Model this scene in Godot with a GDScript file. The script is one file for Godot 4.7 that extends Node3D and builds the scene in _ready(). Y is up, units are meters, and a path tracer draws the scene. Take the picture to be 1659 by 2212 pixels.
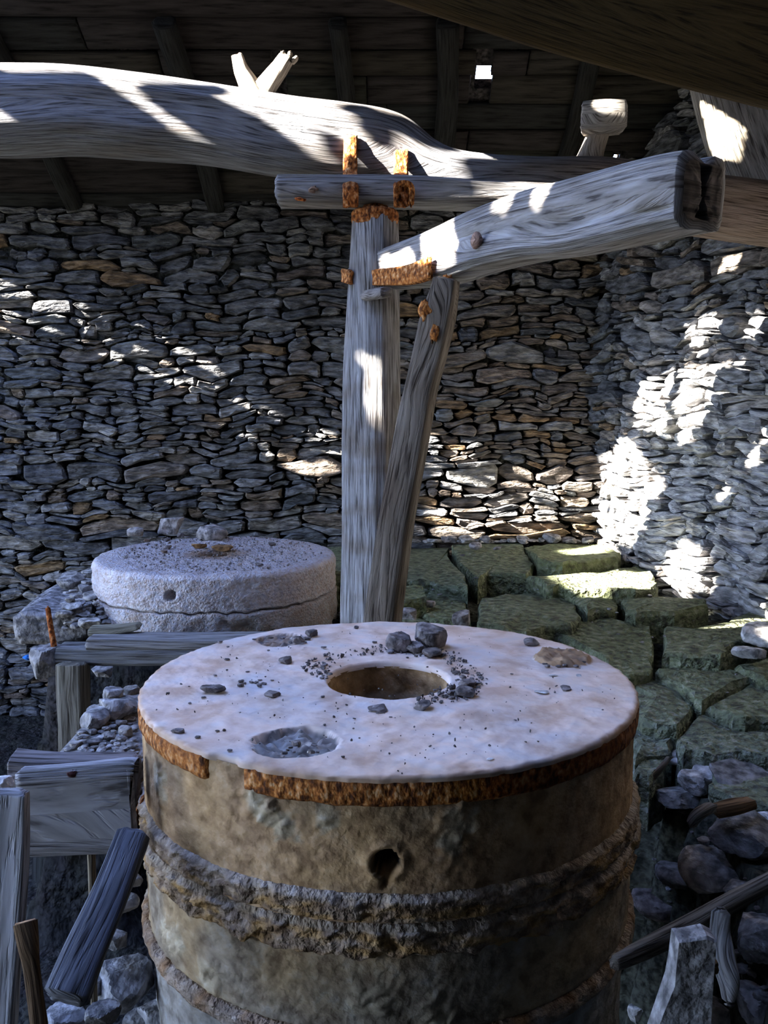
extends Node3D
# A ruined water mill: a big banded millstone in front, a second one behind, a wooden stone-crane and its beam, dry-stone walls.
const F := 2000.0            # focal length in pixels of the 1659 x 2212 frame
const EYE := Vector3(0, 1.6, 0)
const PITCH := 7.0
const WZ := -6.0             # face of the back wall
const RY := 2.86             # roof height at the back wall
const RS := 0.5              # roof slope
const RIDGE := -1.2
const DT := 0.909             # top of the big millstone
const DC := Vector3(0.01, 0.0, -2.23)
const DR := 0.6
var sun_dir := Vector3(0.82, -0.5, -0.24).normalized()
var fwd: Vector3
var upv: Vector3
var rng := RandomNumberGenerator.new()
var nz := FastNoiseLite.new()
var used := {}
var M := {}
var rocks := []
var chips := []

# ---------------------------------------------------------------- places
func ray(px: float, py: float) -> Vector3:
	return fwd + Vector3.RIGHT * ((px - 829.5) / F) - upv * ((py - 1106.0) / F)

func at(px: float, py: float, d: float) -> Vector3:      # a point d metres away along the view axis
	return EYE + ray(px, py) * d

func on_y(px: float, py: float, y: float) -> Vector3:    # on a level
	var r := ray(px, py)
	return EYE + r * ((y - EYE.y) / r.y)

func on_z(px: float, py: float, z: float) -> Vector3:    # on an upright plane facing the camera
	var r := ray(px, py)
	return EYE + r * (z / r.z)

func pix(p: Vector3) -> Vector2:
	var v := p - EYE
	var d := v.dot(fwd)
	return Vector2(829.5 + F * v.x / d, 1106.0 - F * v.dot(upv) / d)

const RA := Vector3(1.38, 0, -6.0)
const RB := Vector3(1.9, 0, -4.2)
func right_plane(px: float, py: float) -> Vector3:       # on the right wall
	var n := (RB - RA).cross(Vector3.UP).normalized()
	var r := ray(px, py)
	if n.x > 0: n = -n
	var p := EYE + r * ((RA - EYE).dot(n) / r.dot(n))
	for k in 3:
		p = EYE + r * ((RA + n * (0.03 + right_bulge((p - RA).dot((RB - RA).normalized()), p.y + 0.1)) - EYE).dot(n) / r.dot(n))
	return p

func right_bulge(u: float, v: float) -> float:
	return 0.05 * nz.get_noise_2d(u * 30 + 300, v * 30) + 0.16 * exp(-pow((v - 0.75) / 0.4, 2.0)) * clampf(u * 1.2, 0, 1)

func to_roof(p: Vector3) -> Vector2:                     # where the sun ray that ends at p crosses the roof
	var d := sun_dir
	var t := (RY + RS * (p.z - WZ) - p.y) / (-d.y + RS * d.z)
	var q := p - d * t
	return Vector2(q.x, q.z)

func rnd(a: float, b: float) -> float:
	return rng.randf_range(a, b)

func n3(p: Vector3, f: float) -> float:
	return nz.get_noise_3d(p.x * f, p.y * f, p.z * f)

# ---------------------------------------------------------------- objects
func numbered(called: String) -> String:
	var k: int = used.get(called, -1) + 1
	used[called] = k
	return called if k == 0 else "%s_%03d" % [called, k]

func tag(o: Node3D, label: String, category: String, group := "") -> Node3D:
	if label: o.set_meta("label", label)
	if category: o.set_meta("category", category)
	if group: o.set_meta("group", group)
	return o

func thing(called: String, label: String, category: String, where := Vector3.ZERO, group := "") -> Node3D:
	var o := Node3D.new()
	o.name = numbered(called)
	add_child(o)
	o.position = where
	return tag(o, label, category, group)

func obj(called: String, m: Mesh, mt: Material, parent: Node3D = null) -> MeshInstance3D:
	var o := MeshInstance3D.new()
	o.mesh = m
	o.material_override = mt
	o.name = called if parent else numbered(called)
	(parent if parent else self).add_child(o, true)
	return o

func structure(called: String) -> Node3D:
	var o := Node3D.new()
	o.name = called
	o.set_meta("kind", "structure")
	add_child(o)
	return o

# ---------------------------------------------------------------- materials
func noise_tex(seed_: int, freq: float, oct: int, stops: Array, type := FastNoiseLite.TYPE_SIMPLEX_SMOOTH, fractal := FastNoiseLite.FRACTAL_FBM, size := 512, warp := 0.0) -> NoiseTexture2D:
	var n := FastNoiseLite.new()
	n.seed = seed_
	n.noise_type = type
	n.frequency = freq
	n.fractal_type = fractal
	n.fractal_octaves = oct
	n.fractal_gain = 0.55
	if warp > 0.0:
		n.domain_warp_enabled = true
		n.domain_warp_amplitude = warp
	var t := NoiseTexture2D.new()
	t.width = size
	t.height = size
	t.seamless = true
	t.generate_mipmaps = false
	t.noise = n
	if stops.size():
		var g := Gradient.new()
		var off := PackedFloat32Array()
		var col := PackedColorArray()
		for s in stops:
			off.append(s[0])
			col.append(s[1])
		g.offsets = off
		g.colors = col
		t.color_ramp = g
	return t

func mat(called: String, color: Color, tex: Texture2D, bump: Texture2D, cm: float, scale: Vector3, tri := true, rough := 0.95) -> StandardMaterial3D:
	var m := StandardMaterial3D.new()
	m.resource_name = called
	m.albedo_color = color
	m.albedo_texture = tex
	m.roughness = rough
	m.metallic_specular = 0.25
	m.vertex_color_use_as_albedo = true
	if bump:
		m.heightmap_enabled = true
		m.heightmap_texture = bump
		m.heightmap_scale = cm
	m.uv1_scale = scale
	if tri:
		m.uv1_triplanar = true
		m.uv1_world_triplanar = true
		m.uv1_triplanar_sharpness = 4.0
	M[called] = m
	return m

func g(v: float) -> Color:
	return Color(v, v, v)

func materials() -> void:
	var W := Color.WHITE
	var slate := noise_tex(3, 0.012, 6, [[0.2, g(0.5)], [0.5, Color(0.78, 0.77, 0.76)], [0.8, W]])
	var strata := noise_tex(4, 0.016, 6, [])
	var speck := noise_tex(5, 0.05, 5, [[0.25, g(0.45)], [0.5, g(0.82)], [0.75, W]])
	var coarse := noise_tex(6, 0.02, 6, [])
	var grain := noise_tex(7, 0.012, 5, [[0.2, Color(0.5, 0.48, 0.47)], [0.36, Color(0.8, 0.79, 0.78)], [0.6, Color(0.92, 0.91, 0.9)], [0.85, W]])
	var grain_h := noise_tex(8, 0.014, 5, [[0.0, g(0.0)], [0.36, g(0.35)], [0.46, g(0.85)], [1.0, W]])
	var rust_t := noise_tex(9, 0.03, 6, [[0.2, Color(0.24, 0.14, 0.09)], [0.42, Color(0.46, 0.27, 0.13)], [0.58, Color(0.64, 0.4, 0.19)], [0.8, Color(0.76, 0.6, 0.45)]])
	var moss_t := noise_tex(10, 0.014, 6, [[0.25, Color(0.62, 0.62, 0.6)], [0.45, Color(0.76, 0.78, 0.7)], [0.62, Color(0.86, 0.88, 0.78)], [0.85, W]])
	var dust_t := noise_tex(11, 0.009, 6, [[0.2, Color(0.87, 0.81, 0.77)], [0.42, Color(0.94, 0.91, 0.9)], [0.55, Color(0.97, 0.95, 0.95)], [0.8, Color(0.93, 0.95, 0.99)]])
	var plaster_t := noise_tex(12, 0.012, 6, [[0.2, Color(0.7, 0.66, 0.62)], [0.42, Color(0.84, 0.81, 0.77)], [0.6, Color(0.93, 0.9, 0.85)], [0.85, W]], FastNoiseLite.TYPE_SIMPLEX_SMOOTH, FastNoiseLite.FRACTAL_FBM, 512, 20.0)
	mat("slate", W, slate, strata, 2.6, Vector3(1.1, 4.0, 1.1))
	mat("rubble", W, slate, coarse, 0.5, Vector3(3.0, 3.0, 3.0))
	mat("moss", W, moss_t, coarse, 2.6, Vector3(2.2, 2.2, 2.2))
	mat("earth", W, speck, coarse, 3.0, Vector3(1.0, 1.0, 1.0))
	mat("granite", W, dust_t, coarse, 0.9, Vector3(7.0, 7.0, 7.0))
	mat("dust", W, dust_t, coarse, 0.25, Vector3(1.3, 1.3, 1.3))
	mat("plaster", W, plaster_t, coarse, 0.3, Vector3(3.0, 3.0, 3.0))
	mat("crust", W, plaster_t, coarse, 1.0, Vector3(4.0, 4.0, 4.0))
	mat("rust", W, rust_t, coarse, 0.45, Vector3(3.6, 2.2, 3.6), true, 0.85)
	mat("wood", W, grain, grain_h, 0.4, Vector3(0.55, 17.0, 1), false)
	mat("wood_fine", W, grain, grain_h, 0.2, Vector3(1.3, 30.0, 1), false)
	mat("plain", W, speck, null, 0.0, Vector3(2, 2, 2))

# ---------------------------------------------------------------- mesh helpers
func begin() -> SurfaceTool:
	var st := SurfaceTool.new()
	st.begin(Mesh.PRIMITIVE_TRIANGLES)
	return st

func done(st: SurfaceTool) -> ArrayMesh:
	st.generate_normals()
	return st.commit()

func tri(st: SurfaceTool, a: Vector3, b: Vector3, c: Vector3, inside: Vector3) -> void:
	# wound so that the front faces away from «inside»
	if (b - a).cross(c - a).dot((a + b + c) / 3.0 - inside) > 0.0:
		st.add_vertex(a); st.add_vertex(c); st.add_vertex(b)
	else:
		st.add_vertex(a); st.add_vertex(b); st.add_vertex(c)

func quad(st: SurfaceTool, a: Vector3, b: Vector3, c: Vector3, d: Vector3, inside: Vector3) -> void:
	tri(st, a, b, c, inside)
	tri(st, a, c, d, inside)

# rows of points; closed round each row; colours per point
func skin(st: SurfaceTool, rows: Array, uvs: Array, cols: Array, flip := false, group := 0) -> void:
	st.set_smooth_group(group)
	for i in rows.size() - 1:
		var a: PackedVector3Array = rows[i]
		var b: PackedVector3Array = rows[i + 1]
		for j in a.size() - 1:
			var idx := [[i, j], [i, j + 1], [i + 1, j + 1], [i, j], [i + 1, j + 1], [i + 1, j]]
			if flip:
				idx = [[i, j], [i + 1, j + 1], [i, j + 1], [i, j], [i + 1, j], [i + 1, j + 1]]
			for k in idx:
				if uvs.size():
					st.set_uv(uvs[k[0]][k[1]])
				st.set_color(cols[k[0]][k[1]] if cols.size() else Color.WHITE)
				st.add_vertex(rows[k[0]][k[1]])

func catmull(p: Array, t: float) -> Variant:
	var n := p.size() - 1
	var f := clampf(t, 0.0, 1.0) * n
	var i := mini(int(f), n - 1)
	var u := f - i
	var a = p[maxi(i - 1, 0)]
	var b = p[i]
	var c = p[i + 1]
	var d = p[mini(i + 2, n)]
	return 0.5 * ((2.0 * b) + (c - a) * u + (2.0 * a - 5.0 * b + 4.0 * c - d) * u * u + (3.0 * b - a - 3.0 * c + d) * u * u * u)

# a timber: path, half width / half height along it, superellipse power, roughness
# o: seg, rings, power, lump, lump_f, groove, twist, seed, up, cracks [[t0, a0, t1, a1, depth]], color, tint(Callable(t, angle, p) -> Color), bevel
func timber(path: Array, size: Array, o := {}) -> ArrayMesh:
	var seg: int = o.get("seg", 40)
	var rings: int = o.get("rings", 40)
	var power: float = o.get("power", 4.0)
	var lump: float = o.get("lump", 0.008)
	var lump_f: float = o.get("lump_f", 4.0)
	var groove: float = o.get("groove", 0.003)
	var twist: float = o.get("twist", 0.0)
	var sd: float = o.get("seed", 1.0) * 17.3
	var up: Vector3 = o.get("up", Vector3.UP)
	var cracks: Array = o.get("cracks", [])
	var base: Color = o.get("color", Color(0.3, 0.3, 0.31))
	var bevel: float = o.get("bevel", 0.012)
	var ragged: float = o.get("ragged", 0.0)
	var st := begin()
	var rows := []
	var uvs := []
	var cols := []
	var along := 0.0
	var prev: Vector3 = path[0]
	var first_c: Vector3
	var last_c: Vector3
	var steps := []
	var length := 0.0
	for i in path.size() - 1:
		length += path[i].distance_to(path[i + 1])
	steps.append([0.0, -1.0])
	for i in rings + 1:
		var t := float(i) / rings
		var e := bevel / maxf(length, 0.01)
		steps.append([lerpf(e, 1.0 - e, t), 1.0])
	steps.append([1.0, -1.0])
	for sidx in steps.size():
		var t: float = steps[sidx][0]
		var c: Vector3 = catmull(path, t)
		var tg: Vector3 = (catmull(path, minf(t + 0.02, 1.0)) - catmull(path, maxf(t - 0.02, 0.0))).normalized()
		var side := tg.cross(up).normalized()
		var u := side.cross(tg)
		var s: Vector2 = catmull(size, t)
		if steps[sidx][1] < 0.0:
			s -= Vector2(bevel, bevel) * 0.8
		along += c.distance_to(prev)
		prev = c
		var row := PackedVector3Array()
		var uv := PackedVector2Array()
		var col := PackedColorArray()
		var circ := (s.x + s.y) * 3.4
		for j in seg + 1:
			var a := TAU * (j % seg) / seg
			var ca := cos(a)
			var sa := sin(a)
			var q := Vector2(signf(ca) * pow(absf(ca), 2.0 / power) * s.x, signf(sa) * pow(absf(sa), 2.0 / power) * s.y)
			var rad := q.length()
			var k := 0.0
			k += nz.get_noise_3d(ca * 2.0 * lump_f + sd, sa * 2.0 * lump_f, along * lump_f * 3.0) * lump * 2.0
			k += nz.get_noise_3d(ca * 60.0 + sd, sa * 60.0, along * 8.0) * groove * 2.0
			for cr in cracks:
				if t >= cr[0] and t <= cr[2]:
					var f: float = (t - cr[0]) / (cr[2] - cr[0])
					var ang: float = lerpf(cr[1], cr[3], f) + nz.get_noise_2d(along * 30.0, sd) * 0.05
					var da := absf(angle_difference(a, ang))
					k -= cr[4] * clampf(1.0 - da / (TAU / seg * 1.01), 0.0, 1.0) * minf(1.0, minf(f, 1.0 - f) * 8.0)
			q *= (rad + k) / maxf(rad, 1e-4)
			q = q.rotated(twist * t + o.get("roll", 0.0))
			var p := c + side * q.x + u * q.y
			if ragged > 0.0 and (sidx < 2 or sidx > steps.size() - 3):
				p += tg * nz.get_noise_3d(ca * 25.0 + sd, sa * 25.0, 3.0 + t * 50.0) * ragged * 2.0
			row.append(p)
			uv.append(Vector2(along + sd, circ * j / seg))
			col.append(o.tint.call(t, a, p) if o.has("tint") else base)
		rows.append(row)
		uvs.append(uv)
		cols.append(col)
		if sidx == 0: first_c = c
		last_c = c
	skin(st, rows, uvs, cols, false, 0)
	for end in [0, 1]:
		var edge: PackedVector3Array = rows[0] if end == 0 else rows[-1]
		var c: Vector3 = first_c if end == 0 else last_c
		var outw: Vector3 = ((first_c - last_c) if end == 0 else (last_c - first_c)).normalized()
		var crows := []
		var cuv := []
		var ccol := []
		for k in 11:
			var f := 1.0 - k / 10.0
			var row := PackedVector3Array()
			var uv := PackedVector2Array()
			var col := PackedColorArray()
			for j in seg + 1:
				var p := c + (edge[j] - c) * maxf(f, 0.001)
				if k > 0: p += outw * (0.002 + nz.get_noise_3d(p.x * 700 + sd, p.y * 700, p.z * 700) * 0.006 * minf(1.0, (edge[j] - c).length() / 0.05))
				if o.has("split") and end == 1 and k > 0:
					var lat := Vector2(outw.z, -outw.x).normalized().dot(Vector2(p.x - c.x, p.z - c.z)) - float(o.split)
					p -= outw * 0.05 * (1.0 - smoothstep(0.001, 0.008, absf(lat)))
				row.append(p)
				uv.append(Vector2((p.x + p.z) * 0.5, p.y * 0.3))
				col.append(o.get("end_color", cols[0 if end == 0 else -1][j]))
			crows.append(row)
			cuv.append(uv)
			ccol.append(col)
		skin(st, crows, cuv, ccol, end == 0, 1)
	return done(st)

# radius profile turned round the y axis. prof: Array of Vector2(radius, y); push(angle, r, y) -> radial offset, paint(angle, r, y) -> Color
func lathe(prof: Array, seg: int, push: Callable, paint: Callable, flip := false, smooth := 0) -> ArrayMesh:
	var st := begin()
	var rows := []
	var cols := []
	for q in prof:
		var row := PackedVector3Array()
		var col := PackedColorArray()
		for j in seg + 1:
			var a := TAU * (j % seg) / seg
			var off: Vector2 = push.call(a, q.x, q.y)
			row.append(Vector3(cos(a) * (q.x + off.x), q.y + off.y, sin(a) * (q.x + off.x)))
			col.append(paint.call(a, q.x, q.y))
		rows.append(row)
		cols.append(col)
	skin(st, rows, [], cols, flip, smooth)
	return done(st)

const ICO_T := 1.618034
func ico(level: int) -> Array:
	var v := [Vector3(-1, ICO_T, 0), Vector3(1, ICO_T, 0), Vector3(-1, -ICO_T, 0), Vector3(1, -ICO_T, 0), Vector3(0, -1, ICO_T), Vector3(0, 1, ICO_T), Vector3(0, -1, -ICO_T), Vector3(0, 1, -ICO_T), Vector3(ICO_T, 0, -1), Vector3(ICO_T, 0, 1), Vector3(-ICO_T, 0, -1), Vector3(-ICO_T, 0, 1)]
	var f := [[0, 11, 5], [0, 5, 1], [0, 1, 7], [0, 7, 10], [0, 10, 11], [1, 5, 9], [5, 11, 4], [11, 10, 2], [10, 7, 6], [7, 1, 8], [3, 9, 4], [3, 4, 2], [3, 2, 6], [3, 6, 8], [3, 8, 9], [4, 9, 5], [2, 4, 11], [6, 2, 10], [8, 6, 7], [9, 8, 1]]
	var tris := []
	for t in f:
		tris.append([v[t[0]].normalized(), v[t[1]].normalized(), v[t[2]].normalized()])
	for l in level:
		var nt := []
		for t in tris:
			var ab: Vector3 = ((t[0] + t[1]) / 2).normalized()
			var bc: Vector3 = ((t[1] + t[2]) / 2).normalized()
			var ca: Vector3 = ((t[2] + t[0]) / 2).normalized()
			nt.append_array([[t[0], ab, ca], [ab, t[1], bc], [ca, bc, t[2]], [ab, bc, ca]])
		tris = nt
	return tris

# a broken stone of about unit size: a ball cut by random planes
func rock_mesh(sd: int, level: int, flat: float, rough: float) -> ArrayMesh:
	var r := RandomNumberGenerator.new()
	r.seed = sd
	var planes := []
	for i in 8:
		var n := Vector3(r.randf_range(-1, 1), r.randf_range(-1, 1), r.randf_range(-1, 1)).normalized()
		planes.append([n, r.randf_range(0.34, 0.52)])
	planes.append([Vector3(r.randf_range(-0.15, 0.15), 1, r.randf_range(-0.15, 0.15)).normalized(), 0.4 * flat])
	planes.append([Vector3(r.randf_range(-0.1, 0.1), -1, r.randf_range(-0.1, 0.1)).normalized(), 0.4 * flat])
	var at_ := func(d: Vector3) -> Vector3:
		var k := 0.62
		for p in planes:
			var dd: float = d.dot(p[0])
			if dd > 0.01:
				k = minf(k, p[1] / dd)
		k *= 1.0 + nz.get_noise_3d(d.x * 40 + sd * 9, d.y * 40, d.z * 40) * rough
		return d * k
	var st := begin()
	st.set_smooth_group(-1)
	st.set_color(Color.WHITE)
	for t in ico(level):
		tri(st, at_.call(t[0]), at_.call(t[1]), at_.call(t[2]), Vector3.ZERO)
	return done(st)

# a flat stone: outline in (u, v), thickness from -back to front; put(u, v, w) -> world point
func flagstone(outline: PackedVector2Array, front: float, back: float, bevel: float, jag: float, put: Callable, c: Color, st: SurfaceTool, sd: float, tilt := Vector2.ZERO) -> void:
	var n := outline.size()
	var mid := Vector2.ZERO
	for p in outline:
		mid += p / n
	var A := []
	var B := []
	var C := []
	for i in n:
		var p := outline[i]
		var inw := (mid - p).normalized()
		var z := front + (p - mid).dot(tilt)
		A.append(put.call(p.x, p.y, -back))
		B.append(put.call(p.x, p.y, z - bevel * rng.randf_range(0.7, 1.7)))
		var q := p + inw * bevel * rng.randf_range(0.5, 1.3)
		C.append(put.call(q.x, q.y, z + rng.randf_range(-jag, jag)))
	var top: Vector3 = put.call(mid.x + rng.randf_range(-0.2, 0.2) * absf(outline[0].x - mid.x), mid.y, front + rng.randf_range(-jag, jag * 1.5))
	var inside: Vector3 = put.call(mid.x, mid.y, -back * 0.5 + front * 0.2)
	st.set_color(c)
	st.set_smooth_group(-1)
	for i in n:
		var j := (i + 1) % n
		quad(st, A[i], A[j], B[j], B[i], inside)
		quad(st, B[i], B[j], C[j], C[i], inside)
		tri(st, C[i], C[j], top, inside)

func outline(u0: float, u1: float, v0: float, v1: float, lens: float, jit: float) -> PackedVector2Array:
	# irregular stone face: corners shifted, ends tapering by «lens»
	var w := u1 - u0
	var h := v1 - v0
	var cl := rnd(0.1, 0.3)
	var cr := rnd(0.1, 0.3)
	var pts := [
		Vector2(u0, v0 + h * (0.5 + rnd(-0.2, 0.2))), Vector2(u0 + w * 0.02, v0 + h * (0.1 + lens * 0.35)), Vector2(u0 + minf(w * cl, h), v0), Vector2(u0 + w * rnd(0.42, 0.6), v0 - h * lens * 0.1),
		Vector2(u1 - minf(w * cr, h), v0), Vector2(u1 - w * 0.02, v0 + h * (0.1 + lens * 0.3)), Vector2(u1, v0 + h * (0.5 + rnd(-0.2, 0.2))), Vector2(u1 - w * 0.03, v1 - h * (0.1 + lens * 0.35)),
		Vector2(u1 - minf(w * cl, h * 1.3), v1), Vector2(u0 + w * rnd(0.4, 0.6), v1 + h * lens * 0.1), Vector2(u0 + minf(w * cr, h * 1.2), v1 - h * rnd(0, 0.1)), Vector2(u0 + w * 0.03, v1 - h * (0.1 + lens * 0.3))]
	var out := PackedVector2Array()
	for p in pts:
		out.append(p + Vector2(rnd(-jit, jit) * minf(w, 0.1), rnd(-jit, jit) * h))
	return out

func ground_box(called: String, parent: Node3D, lo: Vector3, hi: Vector3, m: Material, c: Color) -> MeshInstance3D:
	var st := begin()
	st.set_smooth_group(-1)
	st.set_color(c)
	var mid := (lo + hi) / 2
	var P := func(i: int) -> Vector3: return Vector3(hi.x if i & 1 else lo.x, hi.y if i & 2 else lo.y, hi.z if i & 4 else lo.z)
	for f in [[0, 1, 3, 2], [4, 5, 7, 6], [0, 1, 5, 4], [2, 3, 7, 6], [0, 2, 6, 4], [1, 3, 7, 5]]:
		quad(st, P.call(f[0]), P.call(f[1]), P.call(f[2]), P.call(f[3]), mid)
	return obj(called, done(st), m, parent)

# ---------------------------------------------------------------- dry-stone walls
func hidden(q: Vector2) -> bool:      # out of the frame, or behind the big things in front of the walls
	if q.x < -10 or q.x > 1669 or q.y < 0 or q.y > 2212: return true
	for r in [Rect2(-50, 165, 700, 200), Rect2(650, 240, 650, 190), Rect2(750, 470, 105, 860), Rect2(1150, 380, 350, 110), Rect2(230, 1180, 480, 200), Rect2(1180, -50, 500, 200)]:
		if r.has_point(q): return true
	return false

func stone_wall(root: Node3D, L: float, H: float, face: Callable, paint: Callable, inside: Callable, coarse: Callable, limit := 300) -> void:
	var found := []
	var v := -0.02
	while v < H:
		var big: float = coarse.call(v)
		var h := rnd(0.026, 0.072) * big
		if rng.randf() < 0.13: h *= 1.5
		var u := -rnd(0.0, 0.3)
		while u < L:
			var l := clampf(h * rnd(1.5, 5.2), 0.07, 0.44 * big)
			var pieces := [[v, v + h]]
			if h > 0.055 and rng.randf() < 0.38:
				var s := rnd(0.32, 0.68)
				pieces = [[v, v + h * s], [v + h * s, v + h]]
			for p in pieces:
				var parts := [[u, u + l]]
				if p[1] - p[0] < 0.05 and l > 0.22 and rng.randf() < 0.4:
					var m := u + l * rnd(0.35, 0.65)
					parts = [[u, m], [m, u + l]]
				for q in parts:
					var gap := rnd(0.002, 0.006)
					var o := outline(q[0] + gap, q[1] - gap, p[0] + gap * 0.6, p[1] - gap * 0.6, rnd(0.0, 0.75) if rng.randf() < 0.7 else 0.1, 0.09)
					var mu: float = (q[0] + q[1]) / 2
					var mv: float = (p[0] + p[1]) / 2
					var slope := nz.get_noise_2d(mu * 60 + 900, mv * 60) * 0.22
					for i in o.size():
						var e := o[i]
						e.y += (e.x - mu) * slope + nz.get_noise_2d(e.x * 45, e.y * 70) * 0.05 + nz.get_noise_2d(e.x * 15, 50.0) * 0.06
						o[i] = e
					mv += nz.get_noise_2d(mu * 45, mv * 70) * 0.05 + nz.get_noise_2d(mu * 15, 50.0) * 0.06
					if mu < -0.05 or mu > L + 0.05 or not inside.call(mu, mv): continue
					var c3: Vector3 = face.call(mu, mv, 0.0)
					var px := pix(c3)
					var e1 := pix(face.call(q[0], mv, 0.0))
					var e2 := pix(face.call(q[1], mv, 0.0))
					var size: float = e1.distance_to(e2) * (p[1] - p[0]) / maxf((c3 - EYE).dot(fwd), 0.5)
					found.append({"o": o, "u": mu, "v": mv, "c": paint.call(mu, mv), "s": -1.0 if hidden(px) else size, "f": rnd(0.0, 0.05) + 0.03 * nz.get_noise_2d(mu * 30, mv * 30), "t": Vector2(rnd(-0.06, 0.06), rnd(-0.3, 0.25)), "b": clampf((p[1] - p[0]) * 0.22, 0.006, 0.016)})
			u += l
		v += h
	found.sort_custom(func(a, b): return a.s > b.s)
	var rest := begin()
	var k := 0
	for s in found:
		var single: bool = k < limit and s.s > 0.0
		var st := begin() if single else rest
		var c: Vector3 = face.call(s.u, s.v, 0.0)
		var put := func(a: float, b: float, w: float) -> Vector3: return face.call(a, b, w) - (c if single else Vector3.ZERO)
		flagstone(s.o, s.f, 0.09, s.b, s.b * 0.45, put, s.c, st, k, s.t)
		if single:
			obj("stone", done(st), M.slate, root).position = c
		k += 1
	obj("small_stones", done(rest), M.slate, root).set_meta("kind", "stuff")

func slate_color(u: float, v: float, warm: float, light: float) -> Color:
	var k := rng.randf()
	var c := Color(0.17, 0.175, 0.19)
	if k < 0.25: c = Color(0.115, 0.12, 0.135)
	elif k < 0.5: c = Color(0.21, 0.21, 0.22)
	elif k < 0.6: c = Color(0.27, 0.265, 0.265)
	if rng.randf() < warm: c = c.lerp(Color(0.215, 0.16, 0.115), rnd(0.3, 0.8))
	if rng.randf() < warm * 0.12: c = Color(0.24, 0.165, 0.1)
	return c * light * rnd(0.7, 0.95)

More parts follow.
